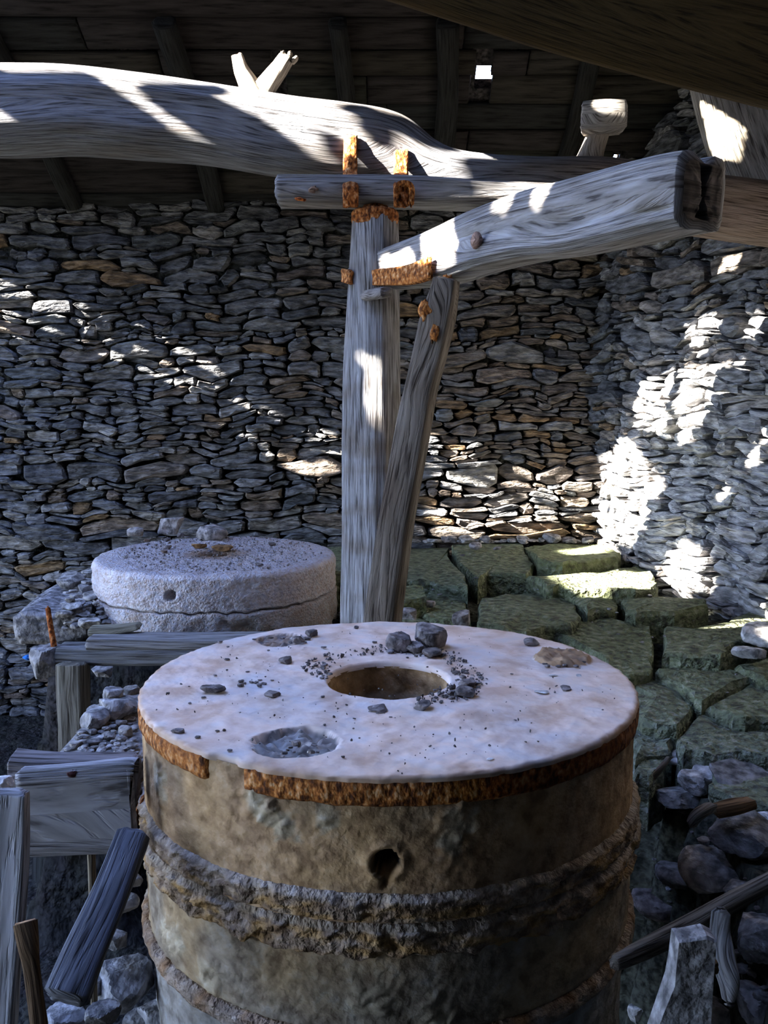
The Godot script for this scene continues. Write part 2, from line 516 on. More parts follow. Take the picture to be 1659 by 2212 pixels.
func walls() -> void:
	# back wall: u runs along x from -5.5, v is the height above y = -0.4
	var back := structure("wall_back")
	ground_box("core", back, Vector3(-8.1, -0.7, WZ - 0.6), Vector3(2.4, RY - 0.06, WZ - 0.075), M.earth, Color(0.03, 0.028, 0.026))
	var bf := func(u: float, v: float, w: float) -> Vector3:
		var x := u - 4.0
		var y := v - 0.5
		var lean := nz.get_noise_2d(x * 25, y * 25) * 0.05 - 0.02 * y
		return Vector3(x, y, WZ + w + lean)
	rng.seed = 11
	stone_wall(back, 5.75, RY + 0.45, bf,
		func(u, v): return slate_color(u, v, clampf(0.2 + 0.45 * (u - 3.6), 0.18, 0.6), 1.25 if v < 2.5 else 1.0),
		func(_u, v): return v < RY + 0.47,
		func(v): return 1.35 if v > 2.5 else (1.3 if v > 1.0 and v < 1.35 else 1.0))
	# right wall, from the corner towards the camera, up to the roof
	var right := structure("wall_right")
	var dirv := (RB - RA).normalized()
	var out := Vector3(-dirv.z, 0, dirv.x)          # points into the room (towards -x)
	if out.x > 0: out = -out
	var len_ := 9.0
	var st := begin()
	st.set_color(Color(0.38, 0.38, 0.385))
	st.set_smooth_group(-1)
	var a := RA - out * 0.085 - dirv * 0.4
	var b := RA - out * 0.085 + dirv * len_
	var ts := [a, b]
	var mid := (a + b) / 2 - out * 0.3 + Vector3.UP * 2
	var outline_ := []
	for t in [0.0, 0.2, 0.4, 0.58, 0.7, 0.85, 1.0]:
		var p := a.lerp(b, t)
		outline_.append([p, minf(RY + RS * (p.z - WZ), RY + RS * (2.0 * RIDGE - p.z - WZ)) - 0.06])
	for i in outline_.size() - 1:
		var p: Vector3 = outline_[i][0]
		var q: Vector3 = outline_[i + 1][0]
		var pt: Vector3 = p + Vector3.UP * outline_[i][1]
		var qt: Vector3 = q + Vector3.UP * outline_[i + 1][1]
		st.set_color(Color(0.38, 0.38, 0.385) if i < 2 else Color(0.06, 0.06, 0.06))
		var back_ := -out * 0.6
		var lo := Vector3.DOWN * 0.6
		quad(st, p + lo, q + lo, qt, pt, mid)
		quad(st, p + lo + back_, q + lo + back_, qt + back_, pt + back_, mid)
		quad(st, pt, qt, qt + back_, pt + back_, mid + Vector3.DOWN * 3)
	obj("core", done(st), M.earth, right)
	var rf := func(u: float, v: float, w: float) -> Vector3:
		var p: Vector3 = RA + dirv * u + Vector3.UP * (v - 0.1)
		return p + out * (w + right_bulge(u, v))
	rng.seed = 23
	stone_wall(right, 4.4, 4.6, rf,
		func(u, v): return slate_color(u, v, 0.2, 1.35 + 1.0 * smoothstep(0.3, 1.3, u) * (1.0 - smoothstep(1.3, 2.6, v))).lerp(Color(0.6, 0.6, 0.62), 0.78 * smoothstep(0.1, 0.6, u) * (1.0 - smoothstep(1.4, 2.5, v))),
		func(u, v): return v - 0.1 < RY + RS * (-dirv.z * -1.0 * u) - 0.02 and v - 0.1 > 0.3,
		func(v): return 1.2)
	# the other walls, out of the frame; the left one has a wide gateway
	var left := structure("wall_left")
	var c := Color(0.16, 0.16, 0.165)
	var gl := begin()
	gl.set_color(c)
	gl.set_smooth_group(-1)
	var slab := func(z0: float, z1: float, y0: float) -> void:
		var n := maxi(1, int((z1 - z0) / 0.6))
		for k in n:
			var za: float = lerpf(z0, z1, float(k) / n)
			var zb: float = lerpf(z0, z1, float(k + 1) / n)
			var q := [Vector3(-7.5, y0, za), Vector3(-7.5, y0, zb), Vector3(-7.5, roof_y(zb), zb), Vector3(-7.5, roof_y(za), za)]
			var mid_ := Vector3(-7.75, (y0 + roof_y(za)) / 2, (za + zb) / 2)
			var T := Vector3(-0.5, 0, 0)
			quad(gl, q[0], q[1], q[2], q[3], mid_)
			quad(gl, q[0] + T, q[1] + T, q[2] + T, q[3] + T, mid_)
			for e in 4:
				quad(gl, q[e], q[(e + 1) % 4], q[(e + 1) % 4] + T, q[e] + T, mid_)
	slab.call(-6.6, -5.0, -0.7)
	slab.call(-5.0, 2.2, 2.75)
	slab.call(2.2, 3.0, -0.7)
	obj("masonry", done(gl), M.slate, left)
	ground_box("sill", left, Vector3(-8.0, -0.7, -5.0), Vector3(-7.5, 0.55, 2.2), M.slate, c)
	var front := structure("wall_front")
	ground_box("masonry", front, Vector3(-8.1, -0.7, 2.5), Vector3(5.0, 5.3, 3.1), M.slate, Color(0.07, 0.07, 0.07))

# ---------------------------------------------------------------- roof
func holes() -> Array:
	var out := []
	var lit := func(px: Array, plane: Callable) -> void:
		var poly := PackedVector2Array()
		for q in px:
			poly.append(to_roof(plane.call(float(q[0]), float(q[1]))))
		out.append(poly)
	var back := func(x, y): return on_z(x, y, WZ + 0.03)
	lit.call([[-120, 560], [120, 630], [270, 690], [420, 770], [560, 860], [745, 950], [745, 1090], [600, 1020], [480, 950], [300, 810], [130, 740], [-120, 690]], back)
	lit.call([[880, 940], [1010, 955], [1150, 1020], [1290, 1050], [1290, 1180], [880, 1180]], back)
	var right := func(x, y): return right_plane(x, y)
	for s in [[[1292, 990], [1326, 975], [1316, 1100], [1284, 1110]], [[1336, 962], [1358, 962], [1420, 1060], [1440, 1105], [1395, 1125], [1322, 1110]], [[1290, 1112], [1395, 1135], [1400, 1200], [1300, 1185]], [[1415, 1150], [1500, 1200], [1522, 1235], [1512, 1290], [1450, 1290], [1412, 1215]],
			[[1400, 835], [1448, 805], [1440, 960], [1362, 935], [1370, 885]], [[1478, 810], [1560, 800], [1548, 985], [1466, 970]], [[1588, 800], [1625, 795], [1606, 980], [1568, 990]], [[1632, 915], [1670, 890], [1670, 950], [1636, 965]],
			[[1478, 725], [1530, 690], [1560, 710], [1500, 790]], [[1605, 690], [1680, 690], [1680, 745], [1602, 750]], [[1552, 562], [1590, 550], [1586, 605], [1540, 625]]]:
		var mid := Vector2.ZERO
		for q in s: mid += Vector2(q[0], q[1]) / s.size()
		var wide := []
		for q in s: wide.append([mid.x + (q[0] - mid.x) * 1.22, mid.y + (q[1] - mid.y) * 1.08])
		lit.call(wide, right)
	var floor_ := func(x, y): return on_y(x, y, 0.68)
	for s in [[[1170, 1192], [1250, 1175], [1330, 1168], [1300, 1205], [1230, 1215]], [[1145, 1245], [1270, 1235], [1390, 1212], [1415, 1275], [1215, 1285]], [[1440, 1338], [1520, 1322], [1600, 1292], [1615, 1305], [1520, 1348]], [[1610, 1370], [1659, 1355], [1670, 1385], [1620, 1390]]]:
		lit.call(s, floor_)
	lit.call([[768, 815], [862, 800], [862, 935], [768, 950]], func(x, y): return at(x, y, 3.56))
	lit.call([[878, 800], [918, 800], [908, 868], [866, 868]], func(x, y): return at(x, y, 3.4))
	var jib := func(x, y): return at(x, y, jib_depth(x))
	for s in [[[905, 500], [976, 490], [976, 605], [900, 610]], [[1150, 415], [1188, 405], [1166, 492], [1138, 492]], [[1075, 440], [1108, 430], [1085, 495], [1050, 500]], [[1238, 440], [1250, 436], [1242, 480], [1234, 480]], [[815, 575], [890, 558], [890, 610], [815, 615]]]:
		lit.call(s, jib)
	var beam := func(x, y): return at(x, y, 3.78)
	for s in [[[120, 145], [235, 150], [330, 235], [480, 340], [510, 375], [410, 352], [310, 280], [205, 205]], [[500, 195], [640, 215], [700, 300], [720, 400], [640, 395], [590, 270]], [[715, 275], [800, 275], [800, 410], [715, 410]], [[830, 330], [900, 320], [905, 455], [830, 440]], [[900, 330], [1010, 345], [1010, 400], [930, 400]]]:
		lit.call(s, beam)
	# the top of the beam
	var tops := [[-60, 146], [130, 150], [420, 180], [600, 209], [740, 226], [850, 248], [930, 308], [1000, 332], [1160, 340], [1310, 340]]
	var a := PackedVector2Array()
	for q in tops: a.append(to_roof(at(q[0], q[1] + 8, 3.76)))
	for i in tops.size(): a.append(to_roof(at(tops[-1 - i][0], tops[-1 - i][1] - 6, 3.95)))
	out.append(a)
	lit.call([[545, 165], [600, 105], [650, 105], [640, 160], [590, 200], [540, 215]], func(x, y): return at(x, y, 3.88))
	lit.call([[1250, 218], [1350, 218], [1350, 274], [1250, 280]], func(x, y): return at(x, y, 3.8))
	lit.call([[1500, 235], [1560, 262], [1680, 350], [1680, 430], [1540, 410]], func(x, y): return at(x, y, 4.2))
	# chinks through which the sky shows
	var chink := func(px: Array) -> void:
		var poly := PackedVector2Array()
		for q in px:
			var r := ray(q[0], q[1])
			var t := (RY - EYE.y - RS * WZ) / (r.y - RS * r.z)
			var p := EYE + r * t
			poly.append(Vector2(p.x, p.z - (0.18 if q[1] == px[0][1] or q[1] == px[1][1] else 0.0)))
		out.append(poly)
	chink.call([[1030, 130], [1062, 133], [1062, 145], [1030, 142]])
	chink.call([[1318, 331], [1340, 333], [1338, 345], [1318, 342]])
	chink.call([[598, 111], [610, 113], [610, 121], [598, 119]])
	# where the slates have gone altogether, over the big millstone
	out.append(PackedVector2Array([Vector2(-3.6, -2.6), Vector2(-2.7, -2.75), Vector2(-2.4, -1.95), Vector2(-1.6, -1.85), Vector2(-0.85, -1.95), Vector2(-0.8, -1.4), Vector2(-0.9, -1.1), Vector2(-2.0, -1.0), Vector2(-3.5, -1.15)]))
	return out

func jib_s(px: float) -> float:
	var k := (px - 829.5) / F
	return (3.6 * k + 0.05) / (0.574 + 0.819 * k)

func jib_depth(px: float) -> float:
	return 3.6 - 0.819 * jib_s(px)

func roof_y(z: float) -> float:
	return RY + RS * (z - WZ) if z < RIDGE else RY + RS * (2.0 * RIDGE - z - WZ)

func roof() -> void:
	var root := structure("roof")
	var hs := holes()
	var boxes := []
	for h in hs:
		var r := Rect2(h[0], Vector2.ZERO)
		for p in h: r = r.expand(p)
		boxes.append(r)
	var open := func(x: float, z: float) -> bool:
		for i in hs.size():
			if i < 2 and nz.get_noise_2d(x * 130, z * 75) > (0.2 if i == 0 else 0.42): continue
			if boxes[i].has_point(Vector2(x, z)) and Geometry2D.is_point_in_polygon(Vector2(x, z), hs[i]): return true
		return false
	# the slates: a sheet 6 cm thick with every hole in it
	var st := begin()
	st.set_smooth_group(-1)
	st.set_color(Color(0.055, 0.05, 0.05))
	var step := 0.035
	var z := -6.7
	while z < 2.9:
		var x := -8.3
		var start := -99.0
		while x < 4.6:
			var o: bool = open.call(x, z + step / 2)
			if not o and start < -50: start = x
			if (o or x + step >= 4.6) and start > -50:
				var ya := roof_y(z) + 0.012
				var yb := roof_y(z + step) + 0.012
				if x - start > 0.001:
					var A := Vector3(start, ya, z)
					var B := Vector3(x, ya, z)
					var C := Vector3(x, yb, z + step)
					var D := Vector3(start, yb, z + step)
					var U := Vector3.UP * 0.05
					var mid := (A + C) / 2 + U / 2
					quad(st, A, B, C, D, mid)
					quad(st, A + U, B + U, C + U, D + U, mid)
					quad(st, A, A + U, D + U, D, mid)
					quad(st, B, B + U, C + U, C, mid)
				start = -99.0
			x += step
		z += step
	obj("slates", done(st), M.earth, root)
	# boards under the slates, where they can be seen
	rng.seed = 31
	z = WZ - 0.1
	while z < -4.0:
		var w := rnd(0.14, 0.19)
		var x := -2.9 - rnd(0, 1.0)
		while x < 2.3:
			var l := rnd(1.3, 2.4)
			var runs := []
			var s := -99.0
			var xx := x
			while xx < minf(x + l - 0.012, 2.4):
				var o: bool = open.call(xx, z + w * 0.5) or open.call(xx, z + w * 0.15) or open.call(xx, z + w * 0.85)
				var bp := pix(Vector3(xx, roof_y(z + w / 2), z + w / 2))
				o = o or bp.x < -80 or bp.y < -40 or bp.x > 1750
				if not o and s < -50: s = xx
				if o and s > -50:
					runs.append([s, xx - 0.03])
					s = -99.0
				xx += 0.03
			if s > -50: runs.append([s, minf(x + l - 0.012, 2.4)])
			for r in runs:
				if r[1] - r[0] < 0.06: continue
				var lap := rnd(0.0, 0.012)
				var zc := z + w / 2
				var c := Color(0.035, 0.03, 0.025).lerp(Color(0.02, 0.02, 0.022), rng.randf())
				var m := timber([Vector3(r[0], roof_y(zc) - 0.012 - lap, zc), Vector3((r[0] + r[1]) / 2, roof_y(zc) - 0.014 - lap, zc), Vector3(r[1], roof_y(zc) - 0.012 - lap, zc)], [Vector2(w / 2 + 0.008, 0.011), Vector2(w / 2 + 0.008, 0.011), Vector2(w / 2 + 0.008, 0.011)],
					{"seg": 10, "rings": 5, "power": 8.0, "lump": 0.003, "groove": 0.002, "seed": rng.randf() * 50, "color": c, "bevel": 0.004, "up": Vector3(0, 1, -RS).normalized()})
				obj("roof_board", m, M.wood, root)
			x += l
		z += w
	# rafters
	for q in [[-1.95, 0.05], [-1.06, 0.055], [-0.22, 0.05], [0.32, 0.06], [1.05, 0.05], [1.65, 0.055]]:
		var x: float = q[0]
		var m := timber([Vector3(x, RY - 0.06, WZ - 0.05), Vector3(x + 0.02, roof_y(-5.3) - 0.07, -5.3), Vector3(x - 0.01, roof_y(-4.75) - 0.07, -4.75)], [Vector2(q[1], 0.045), Vector2(q[1], 0.045), Vector2(q[1], 0.045)], {"seg": 14, "rings": 14, "power": 3.0, "color": Color(0.02, 0.02, 0.022), "seed": x})
		obj("rafter", m, M.wood, root)

# ---------------------------------------------------------------- ground
func box_mask(x: float, z: float, x0: float, x1: float, z0: float, z1: float, soft: float) -> float:
	var dx := minf(x - x0, x1 - x)
	var dz := minf(z - z0, z1 - z)
	return smoothstep(-soft, soft, minf(dx, dz))

func ground_h(x: float, z: float, bare := false) -> float:
	var h := -0.5 + 0.03 * nz.get_noise_2d(x * 60, z * 60)
	h = lerpf(h, 0.54 - 0.05 * smoothstep(-5.0, -2.6, z), box_mask(x, z, -0.3, 9.0, -9.0, -2.95, 0.06))
	h = lerpf(h, 0.44 - 0.06 * smoothstep(-2.6, -1.4, z), box_mask(x, z, 0.86 + 0.12 * nz.get_noise_2d(z * 90, 7), 9.0, -3.1, -0.4, 0.07))
	h = lerpf(h, 0.53, box_mask(x, z, -1.5, -0.1, -5.5, -3.84, 0.04))
	if not bare: h = lerpf(h, 0.68 + 0.05 * nz.get_noise_2d(x * 150, z * 150), box_mask(x, z, -1.66, -1.22, -5.1, -3.98, 0.1))
	h = lerpf(h, 0.44, box_mask(x, z, -1.62, -0.1, -6.2, -5.45, 0.08))
	if not bare: h = lerpf(h, 0.72, box_mask(x, z, -0.83, -0.3, -2.72, -2.03, 0.03))
	h = lerpf(h, 0.37, box_mask(x, z, -0.66, -0.2, -1.78, -1.0, 0.06))
	h = lerpf(h, -0.17, box_mask(x, z, -1.38, -1.02, -3.82, -3.4, 0.05))
	var r := Vector2(x - DC.x, z - DC.z).length()
	return lerpf(minf(h, 0.0), h, smoothstep(0.61, 0.78, r)) if x > 0.0 or z > -1.95 else h

func on_ground(px: float, py: float) -> Vector3:
	var r := ray(px, py)
	var d := 1.0
	while d < 6.2:
		var p := EYE + r * d
		if p.y <= ground_h(p.x, p.z): return p
		d += 0.01
	return EYE + r * d

func ground() -> void:
	var root := structure("ground")
	var st := begin()
	var rows := []
	var cols := []
	for i in 103:
		var z := -6.1 + i * 0.055
		var row := PackedVector3Array()
		var col := PackedColorArray()
		for j in 106:
			var x := -3.2 + j * 0.055
			row.append(Vector3(x, ground_h(x, z, true) + 0.02 * n3(Vector3(x, 0, z), 200.0), z))
			col.append(Color(0.022, 0.021, 0.02).lerp(Color(0.04, 0.038, 0.036), clampf(n3(Vector3(x, 2, z), 90.0) + 0.5, 0, 1)) if x < 0.0 else Color(0.075, 0.08, 0.065))
		rows.append(row)
		cols.append(col)
	skin(st, rows, [], cols, true)
	obj("earth", done(st), M.earth, root)
	ground_box("field", root, Vector3(-40, -0.9, -40), Vector3(40, -0.62, 40), M.earth, Color(0.1, 0.11, 0.1))

func floor_slabs() -> void:
	var root := structure("floor")
	rng.seed = 41
	var list := [
		[0.63, [[40, 235], [265, 250], [255, 300], [335, 410], [345, 475], [180, 432], [45, 430]]], [0.63, [[275, 250], [580, 245], [600, 290], [640, 340], [600, 390], [430, 380], [390, 405], [300, 330]]],
		[0.66, [[590, 245], [690, 236], [900, 225], [1010, 290], [1000, 325], [850, 342], [760, 352], [650, 335]]], [0.645, [[600, 395], [760, 388], [1010, 350], [1120, 322], [1150, 360], [1180, 430], [1080, 468], [800, 455], [740, 442], [690, 445]]],
		[0.6, [[400, 490], [560, 460], [690, 455], [780, 475], [820, 520], [840, 580], [800, 620], [680, 622], [600, 655], [500, 640], [385, 600]]], [0.61, [[792, 470], [985, 478], [995, 530], [870, 550], [830, 512]]],
		[0.615, [[1015, 482], [1100, 476], [1390, 480], [1400, 520], [1250, 560], [1080, 562], [1035, 540]]], [0.56, [[690, 640], [830, 600], [900, 572], [1060, 600], [1150, 580], [1160, 735], [1140, 800], [1030, 822], [960, 770], [850, 700]]],
		[0.585, [[1205, 600], [1330, 628], [1500, 570], [1580, 540], [1760, 560], [1760, 640], [1500, 700], [1450, 762], [1310, 752], [1195, 742]]], [0.54, [[1165, 808], [1300, 768], [1480, 795], [1600, 830], [1370, 935], [1300, 880]]],
		[0.5, [[1040, 835], [1150, 850], [1290, 890], [1340, 965], [1260, 1060], [1110, 1030], [1075, 930]]], [0.52, [[1385, 955], [1600, 845], [1780, 900], [1780, 1020], [1560, 1030], [1430, 985]]],
		[0.485, [[1262, 1095], [1370, 985], [1550, 1052], [1780, 1040], [1780, 1200], [1420, 1172], [1290, 1152]]], [0.46, [[1080, 1060], [1250, 1085], [1240, 1150], [1080, 1180]]],
		[0.66, [[40, 445], [150, 432], [165, 490], [50, 502]]], [0.59, [[185, 440], [340, 488], [360, 590], [200, 582], [120, 545]]],
		[0.455, [[1420, 1195], [1780, 1220], [1780, 1420], [1500, 1400], [1400, 1290]]], [0.43, [[1085, 1195], [1215, 1205], [1140, 1280], [1080, 1262]]],
		[0.56, [[1510, 785], [1780, 720], [1780, 885], [1610, 835]]], [0.57, [[-60, 500], [105, 550], [185, 595], [0, 640], [-90, 600]]], [0.63, [[-380, 240], [30, 238], [35, 430], [-380, 430]]]]
	for s in list:
		var o := PackedVector2Array()
		var pts: Array = s[1]
		var c := Vector2.ZERO
		var y: float = s[0] + 0.04
		for i in pts.size():
			var a := on_y(840 + pts[i][0] * 0.4937, 1050 + pts[i][1] * 0.4937, y)
			var n: Array = pts[(i + 1) % pts.size()]
			var b := on_y(840 + n[0] * 0.4937, 1050 + n[1] * 0.4937, y)
			for k in 3:
				var q := Vector2(a.x, a.z).lerp(Vector2(b.x, b.z), k / 3.0)
				if k: q += Vector2(rnd(-0.014, 0.014), rnd(-0.014, 0.014))
				o.append(q)
		for q in o: c += q / o.size()
		var st := begin()
		var col := Color(0.25, 0.262, 0.175).lerp(Color(0.27, 0.28, 0.265), clampf((0.70 - y) * 4.0 + rnd(-0.15, 0.15), 0, 1))
		flagstone(o, 0.0, 0.17, 0.013, 0.010, func(u, v, w): return Vector3(u - c.x, w, v - c.y), col, st, y, Vector2(rnd(-0.03, 0.03), rnd(-0.02, 0.06)))
		obj("flagstone", done(st), M.moss, root).position = Vector3(c.x, y, c.y)

# ---------------------------------------------------------------- millstones
func ang_of(p: Vector3, c: Vector3) -> float:
	return atan2(p.z - c.z, p.x - c.x)

func ring(called: String, parent: Node3D, m: Material, y0: float, y1: float, r0: float, thick: float, seg: int, push: Callable, paint: Callable) -> void:
	var prof := []
	var n := 8
	prof.append(Vector2(r0 - 0.02, y1))
	for i in n + 1:
		var t := float(i) / n
		prof.append(Vector2(r0 + thick * pow(maxf(sin(PI * t), 0.0), 0.22), lerpf(y1, y0, t)))
	prof.append(Vector2(r0 - 0.02, y0))
	obj(called, lathe(prof, seg, push, paint), m, parent)

func big_millstone() -> void:
	var root := thing("millstone", "large round millstone in front with pale dusty top, round eye and rusty banded sides", "millstone", DC)
	var plugs := [[on_y(638, 1602, DT) - DC, 0.088, -0.016], [on_y(1215, 1423, DT) - DC, 0.075, 0.010], [on_y(608, 1382, DT) - DC, 0.07, -0.012]]
	var notch := ang_of(on_y(448, 1650, DT), DC)
	var top_h := func(x: float, z: float) -> float:
		var h := 0.003 * n3(Vector3(x, 0, z), 130.0) + 0.0015 * n3(Vector3(x, 4, z), 600.0)
		for p in plugs:
			var d := Vector2(x - p[0].x, z - p[0].z).length() + 0.010 * n3(Vector3(x, 8, z), 300.0)
			var k := 1.0 - smoothstep(p[1] - 0.005, p[1] + 0.002, d)
			h += k * (p[2] * (0.55 + 0.3 * floorf(2.0 + 3.5 * n3(Vector3(x, 5, z), 300.0))) + 0.014 * maxf(0.0, n3(Vector3(x, 9, z), 800.0)))
		return h
	var dust := func(a: float, r: float, _y: float) -> Color:
		var p := Vector3(cos(a) * r, 0, sin(a) * r)
		var c := Color(0.76, 0.625, 0.54)
		c = c.lerp(Color(0.56, 0.46, 0.37), clampf(1.2 * n3(p + Vector3(3, 0, 1), 110.0), 0.0, 0.35))
		c = c.lerp(Color(0.42, 0.28, 0.18), 0.8 * smoothstep(0.588, 0.598, r + 0.012 * n3(p, 500.0)))
		c = c.lerp(Color(0.62, 0.46, 0.34), smoothstep(0.5, 0.6, r) * clampf(0.25 + n3(p, 150.0), 0.0, 0.7) * (0.4 + 0.6 * smoothstep(-0.2, 0.6, sin(a) + cos(a))))
		c = c.lerp(Color(0.47, 0.49, 0.52), clampf(1.2 * n3(p * 1.0 + Vector3(9, 0, 0), 40.0), 0.0, 0.4))
		var d0 := Vector2(p.x - plugs[0][0].x, p.z - plugs[0][0].z).length()
		if d0 < 0.086: c = Color(0.36, 0.345, 0.33).lerp(Color(0.16, 0.145, 0.15), clampf(0.25 + 1.6 * n3(p, 500.0), 0, 1))
		var d1 := Vector2(p.x - plugs[1][0].x, p.z - plugs[1][0].z).length()
		if d1 < 0.078: c = Color(0.4, 0.27, 0.16).lerp(Color(0.24, 0.17, 0.12), clampf(0.4 + 1.5 * n3(p, 400.0), 0, 1))
		var d2 := Vector2(p.x - plugs[2][0].x, p.z - plugs[2][0].z).length()
		if d2 < 0.07: c = Color(0.42, 0.33, 0.26).lerp(Color(0.2, 0.18, 0.18), clampf(0.4 + 1.5 * n3(p, 400.0), 0, 1))
		return c
	var prof := []
	prof.append(Vector2(0.149, DT - 0.016))
	prof.append(Vector2(0.151, DT - 0.005))
	for i in 111: prof.append(Vector2(lerpf(0.156, 0.590, i / 110.0), DT))
	prof.append(Vector2(0.596, DT - 0.001))
	prof.append(Vector2(0.600, DT - 0.005))
	prof.append(Vector2(0.599, DT - 0.013))
	obj("face", lathe(prof, 440, func(a, r, y):
		var x: float = cos(a) * r
		var z: float = sin(a) * r
		var e := smoothstep(0.56, 0.6, r)
		var dn := absf(angle_difference(a, notch))
		return Vector2(e * (0.004 * n3(Vector3(x, 1, z), 500.0) - 0.01 * (1.0 - smoothstep(0.03, 0.08, dn))), top_h.call(x, z) if y > DT - 0.004 else -0.004 * (1.0 - smoothstep(0.03, 0.08, dn))), dust), M.dust, root)
	# the eye
	var ep := []
	for i in 25: ep.append(Vector2(0.150 - 0.004 * i / 24.0 - (0.006 if i > 7 else 0.0), DT - 0.012 - 0.26 * i / 24.0))
	obj("eye", lathe(ep, 90, func(a, r, y): return Vector2(0.006 * n3(Vector3(cos(a), y * 6, sin(a)), 90.0), 0), func(a, r, y):
		var p := Vector3(cos(a) * r, y, sin(a) * r)
		return Color(0.5, 0.33, 0.19).lerp(Color(0.36, 0.25, 0.15), clampf(0.5 + 1.5 * n3(p, 260.0), 0, 1)) if y > DT - 0.085 + 0.01 * n3(p, 100.0) else Color(0.36, 0.28, 0.21), true), M.plaster, root)
	var fl := []
	for i in 6: fl.append(Vector2(0.14 * i / 5.0 + 0.0001, DT - 0.27 + 0.01 * i))
	obj("eye_floor", lathe(fl, 40, func(a, r, y): return Vector2(0, 0.02 * n3(Vector3(cos(a) * r, 0, sin(a) * r), 200.0)), func(a, r, y): return Color(0.2, 0.16, 0.12), true), M.earth, root)
	# the casing
	var hole_a := ang_of(on_z(834, 1862, DC.z + DR - 0.02), DC)
	var hole_y := on_z(834, 1862, DC.z + DR - 0.01).y
	var white := []
	for q in [[348, 1690, 0.05], [560, 1722, 0.04], [985, 1775, 0.035], [375, 2030, 0.06], [455, 2105, 0.045], [800, 2150, 0.05], [590, 1760, 0.03], [615, 1790, 0.02], [1010, 1740, 0.02], [940, 2190, 0.03], [700, 1780, 0.02], [980, 1830, 0.03]]:
		var p := EYE
		while Vector2(p.x - DC.x, p.z - DC.z).length() > DR - 0.008: p += ray(q[0], q[1]) * 0.004
		white.append([p, q[2]])
	var sp := []
	for i in 131: sp.append(Vector2(DR - 0.008, lerpf(DT - 0.012, -0.03, i / 130.0)))
	obj("casing", lathe(sp, 420, func(a, r, y):
		var p := Vector3(cos(a), y, sin(a))
		var k := 0.002 * n3(p, 100.0) + 0.0022 * n3(p, 900.0) + 0.006 * maxf(0.0, n3(p * Vector3(1, 1.6, 1), 260.0) - 0.22)
		var dx: float = angle_difference(a, hole_a) * r
		var dy: float = y - hole_y
		var d: float = sqrt(dx * dx + dy * dy)
		k -= 0.06 * (1.0 - smoothstep(0.019, 0.027, d))
		k += 0.006 * (smoothstep(0.02, 0.03, d) - smoothstep(0.036, 0.044, d))
		for w in white:
			var wd: float = ((Vector3(cos(a) * r, y, sin(a) * r) - (w[0] - DC)) as Vector3).length() + 0.04 * n3(p, 330.0)
			k += (0.004 + 0.008 * n3(p, 800.0)) * (1.0 - smoothstep(w[1] * 0.6, w[1], wd))
		if dy < 0 and dy > -0.05: k -= 0.02 * (1.0 - smoothstep(0.006, 0.013, absf(dx) + 0.12 * absf(dy)))
		if y < 0.385: k -= 0.012
		return Vector2(k, 0), func(a, r, y):
		var p := Vector3(cos(a) * r, y, sin(a) * r)
		var c := Color(0.52, 0.365, 0.235)
		c = c.lerp(Color(0.56, 0.39, 0.22), clampf(0.2 + 1.6 * n3(p, 70.0), 0, 0.8))
		c = c.lerp(Color(0.3, 0.225, 0.17), clampf(0.1 + 1.5 * n3(p + Vector3(5, 0, 0), 55.0), 0, 0.75))
		c = c.lerp(Color(0.13, 0.115, 0.1), smoothstep(0.75, 0.83, y) * clampf(0.35 + n3(p * Vector3(1, 0.3, 1), 120.0), 0, 0.6))
		c = c.lerp(Color(0.25, 0.13, 0.05), 0.75 * smoothstep(0.1, 0.5, cos(a)) * clampf(0.3 + n3(p * Vector3(3, 0.4, 3), 120.0), 0, 1) * smoothstep(0.5, 0.8, y))
		if y < 0.57: c = Color(0.3, 0.265, 0.225).lerp(Color(0.4, 0.31, 0.21), clampf(0.4 + 1.5 * n3(p, 80.0), 0, 1))
		if y < 0.38: c = Color(0.36, 0.37, 0.4).lerp(Color(0.22, 0.21, 0.2), clampf(0.3 + n3(p, 90.0), 0, 1))
		for w in white:
			var wp: Vector3 = w[0] - DC
			var dd := (p - wp).length() + 0.05 * n3(p, 330.0)
			c = c.lerp(Color(0.47, 0.42, 0.34), 0.85 * (1.0 - smoothstep(w[1] * 0.6, w[1] * 1.0, dd)))
		var dx: float = angle_difference(a, hole_a) * r
		if Vector2(dx, y - hole_y).length() < 0.025: c = Color(0.03, 0.03, 0.03)
		return c), M.plaster, root)
	# rusty iron rim, broken at the front left
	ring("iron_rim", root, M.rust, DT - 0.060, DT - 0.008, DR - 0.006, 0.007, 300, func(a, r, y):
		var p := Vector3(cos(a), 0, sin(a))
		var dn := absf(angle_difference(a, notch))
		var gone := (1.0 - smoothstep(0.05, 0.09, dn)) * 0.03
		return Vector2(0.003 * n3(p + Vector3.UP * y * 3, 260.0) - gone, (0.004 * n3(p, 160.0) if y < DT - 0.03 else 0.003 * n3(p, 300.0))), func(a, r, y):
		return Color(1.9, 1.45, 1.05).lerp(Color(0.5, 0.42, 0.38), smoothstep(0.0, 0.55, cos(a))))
	for q in [[0.677, 0.624, 0.009, 3.0], [0.618, 0.556, 0.013, 8.0]]:
		var y1: float = q[0]
		var y0: float = q[1]
		var t: float = q[2]
		var rp := [Vector2(DR - 0.025, y1), Vector2(DR - 0.010, y1), Vector2(DR - 0.002, y1 - 0.004), Vector2(DR + t * 0.8, y1 - 0.010), Vector2(DR + t, y1 - 0.014)]
		for i in 7: rp.append(Vector2(DR + t, lerpf(y1 - 0.018, y0 + 0.006, i / 6.0)))
		rp.append_array([Vector2(DR + t - 0.003, y0 + 0.002), Vector2(DR - 0.006, y0), Vector2(DR - 0.025, y0 + 0.002)])
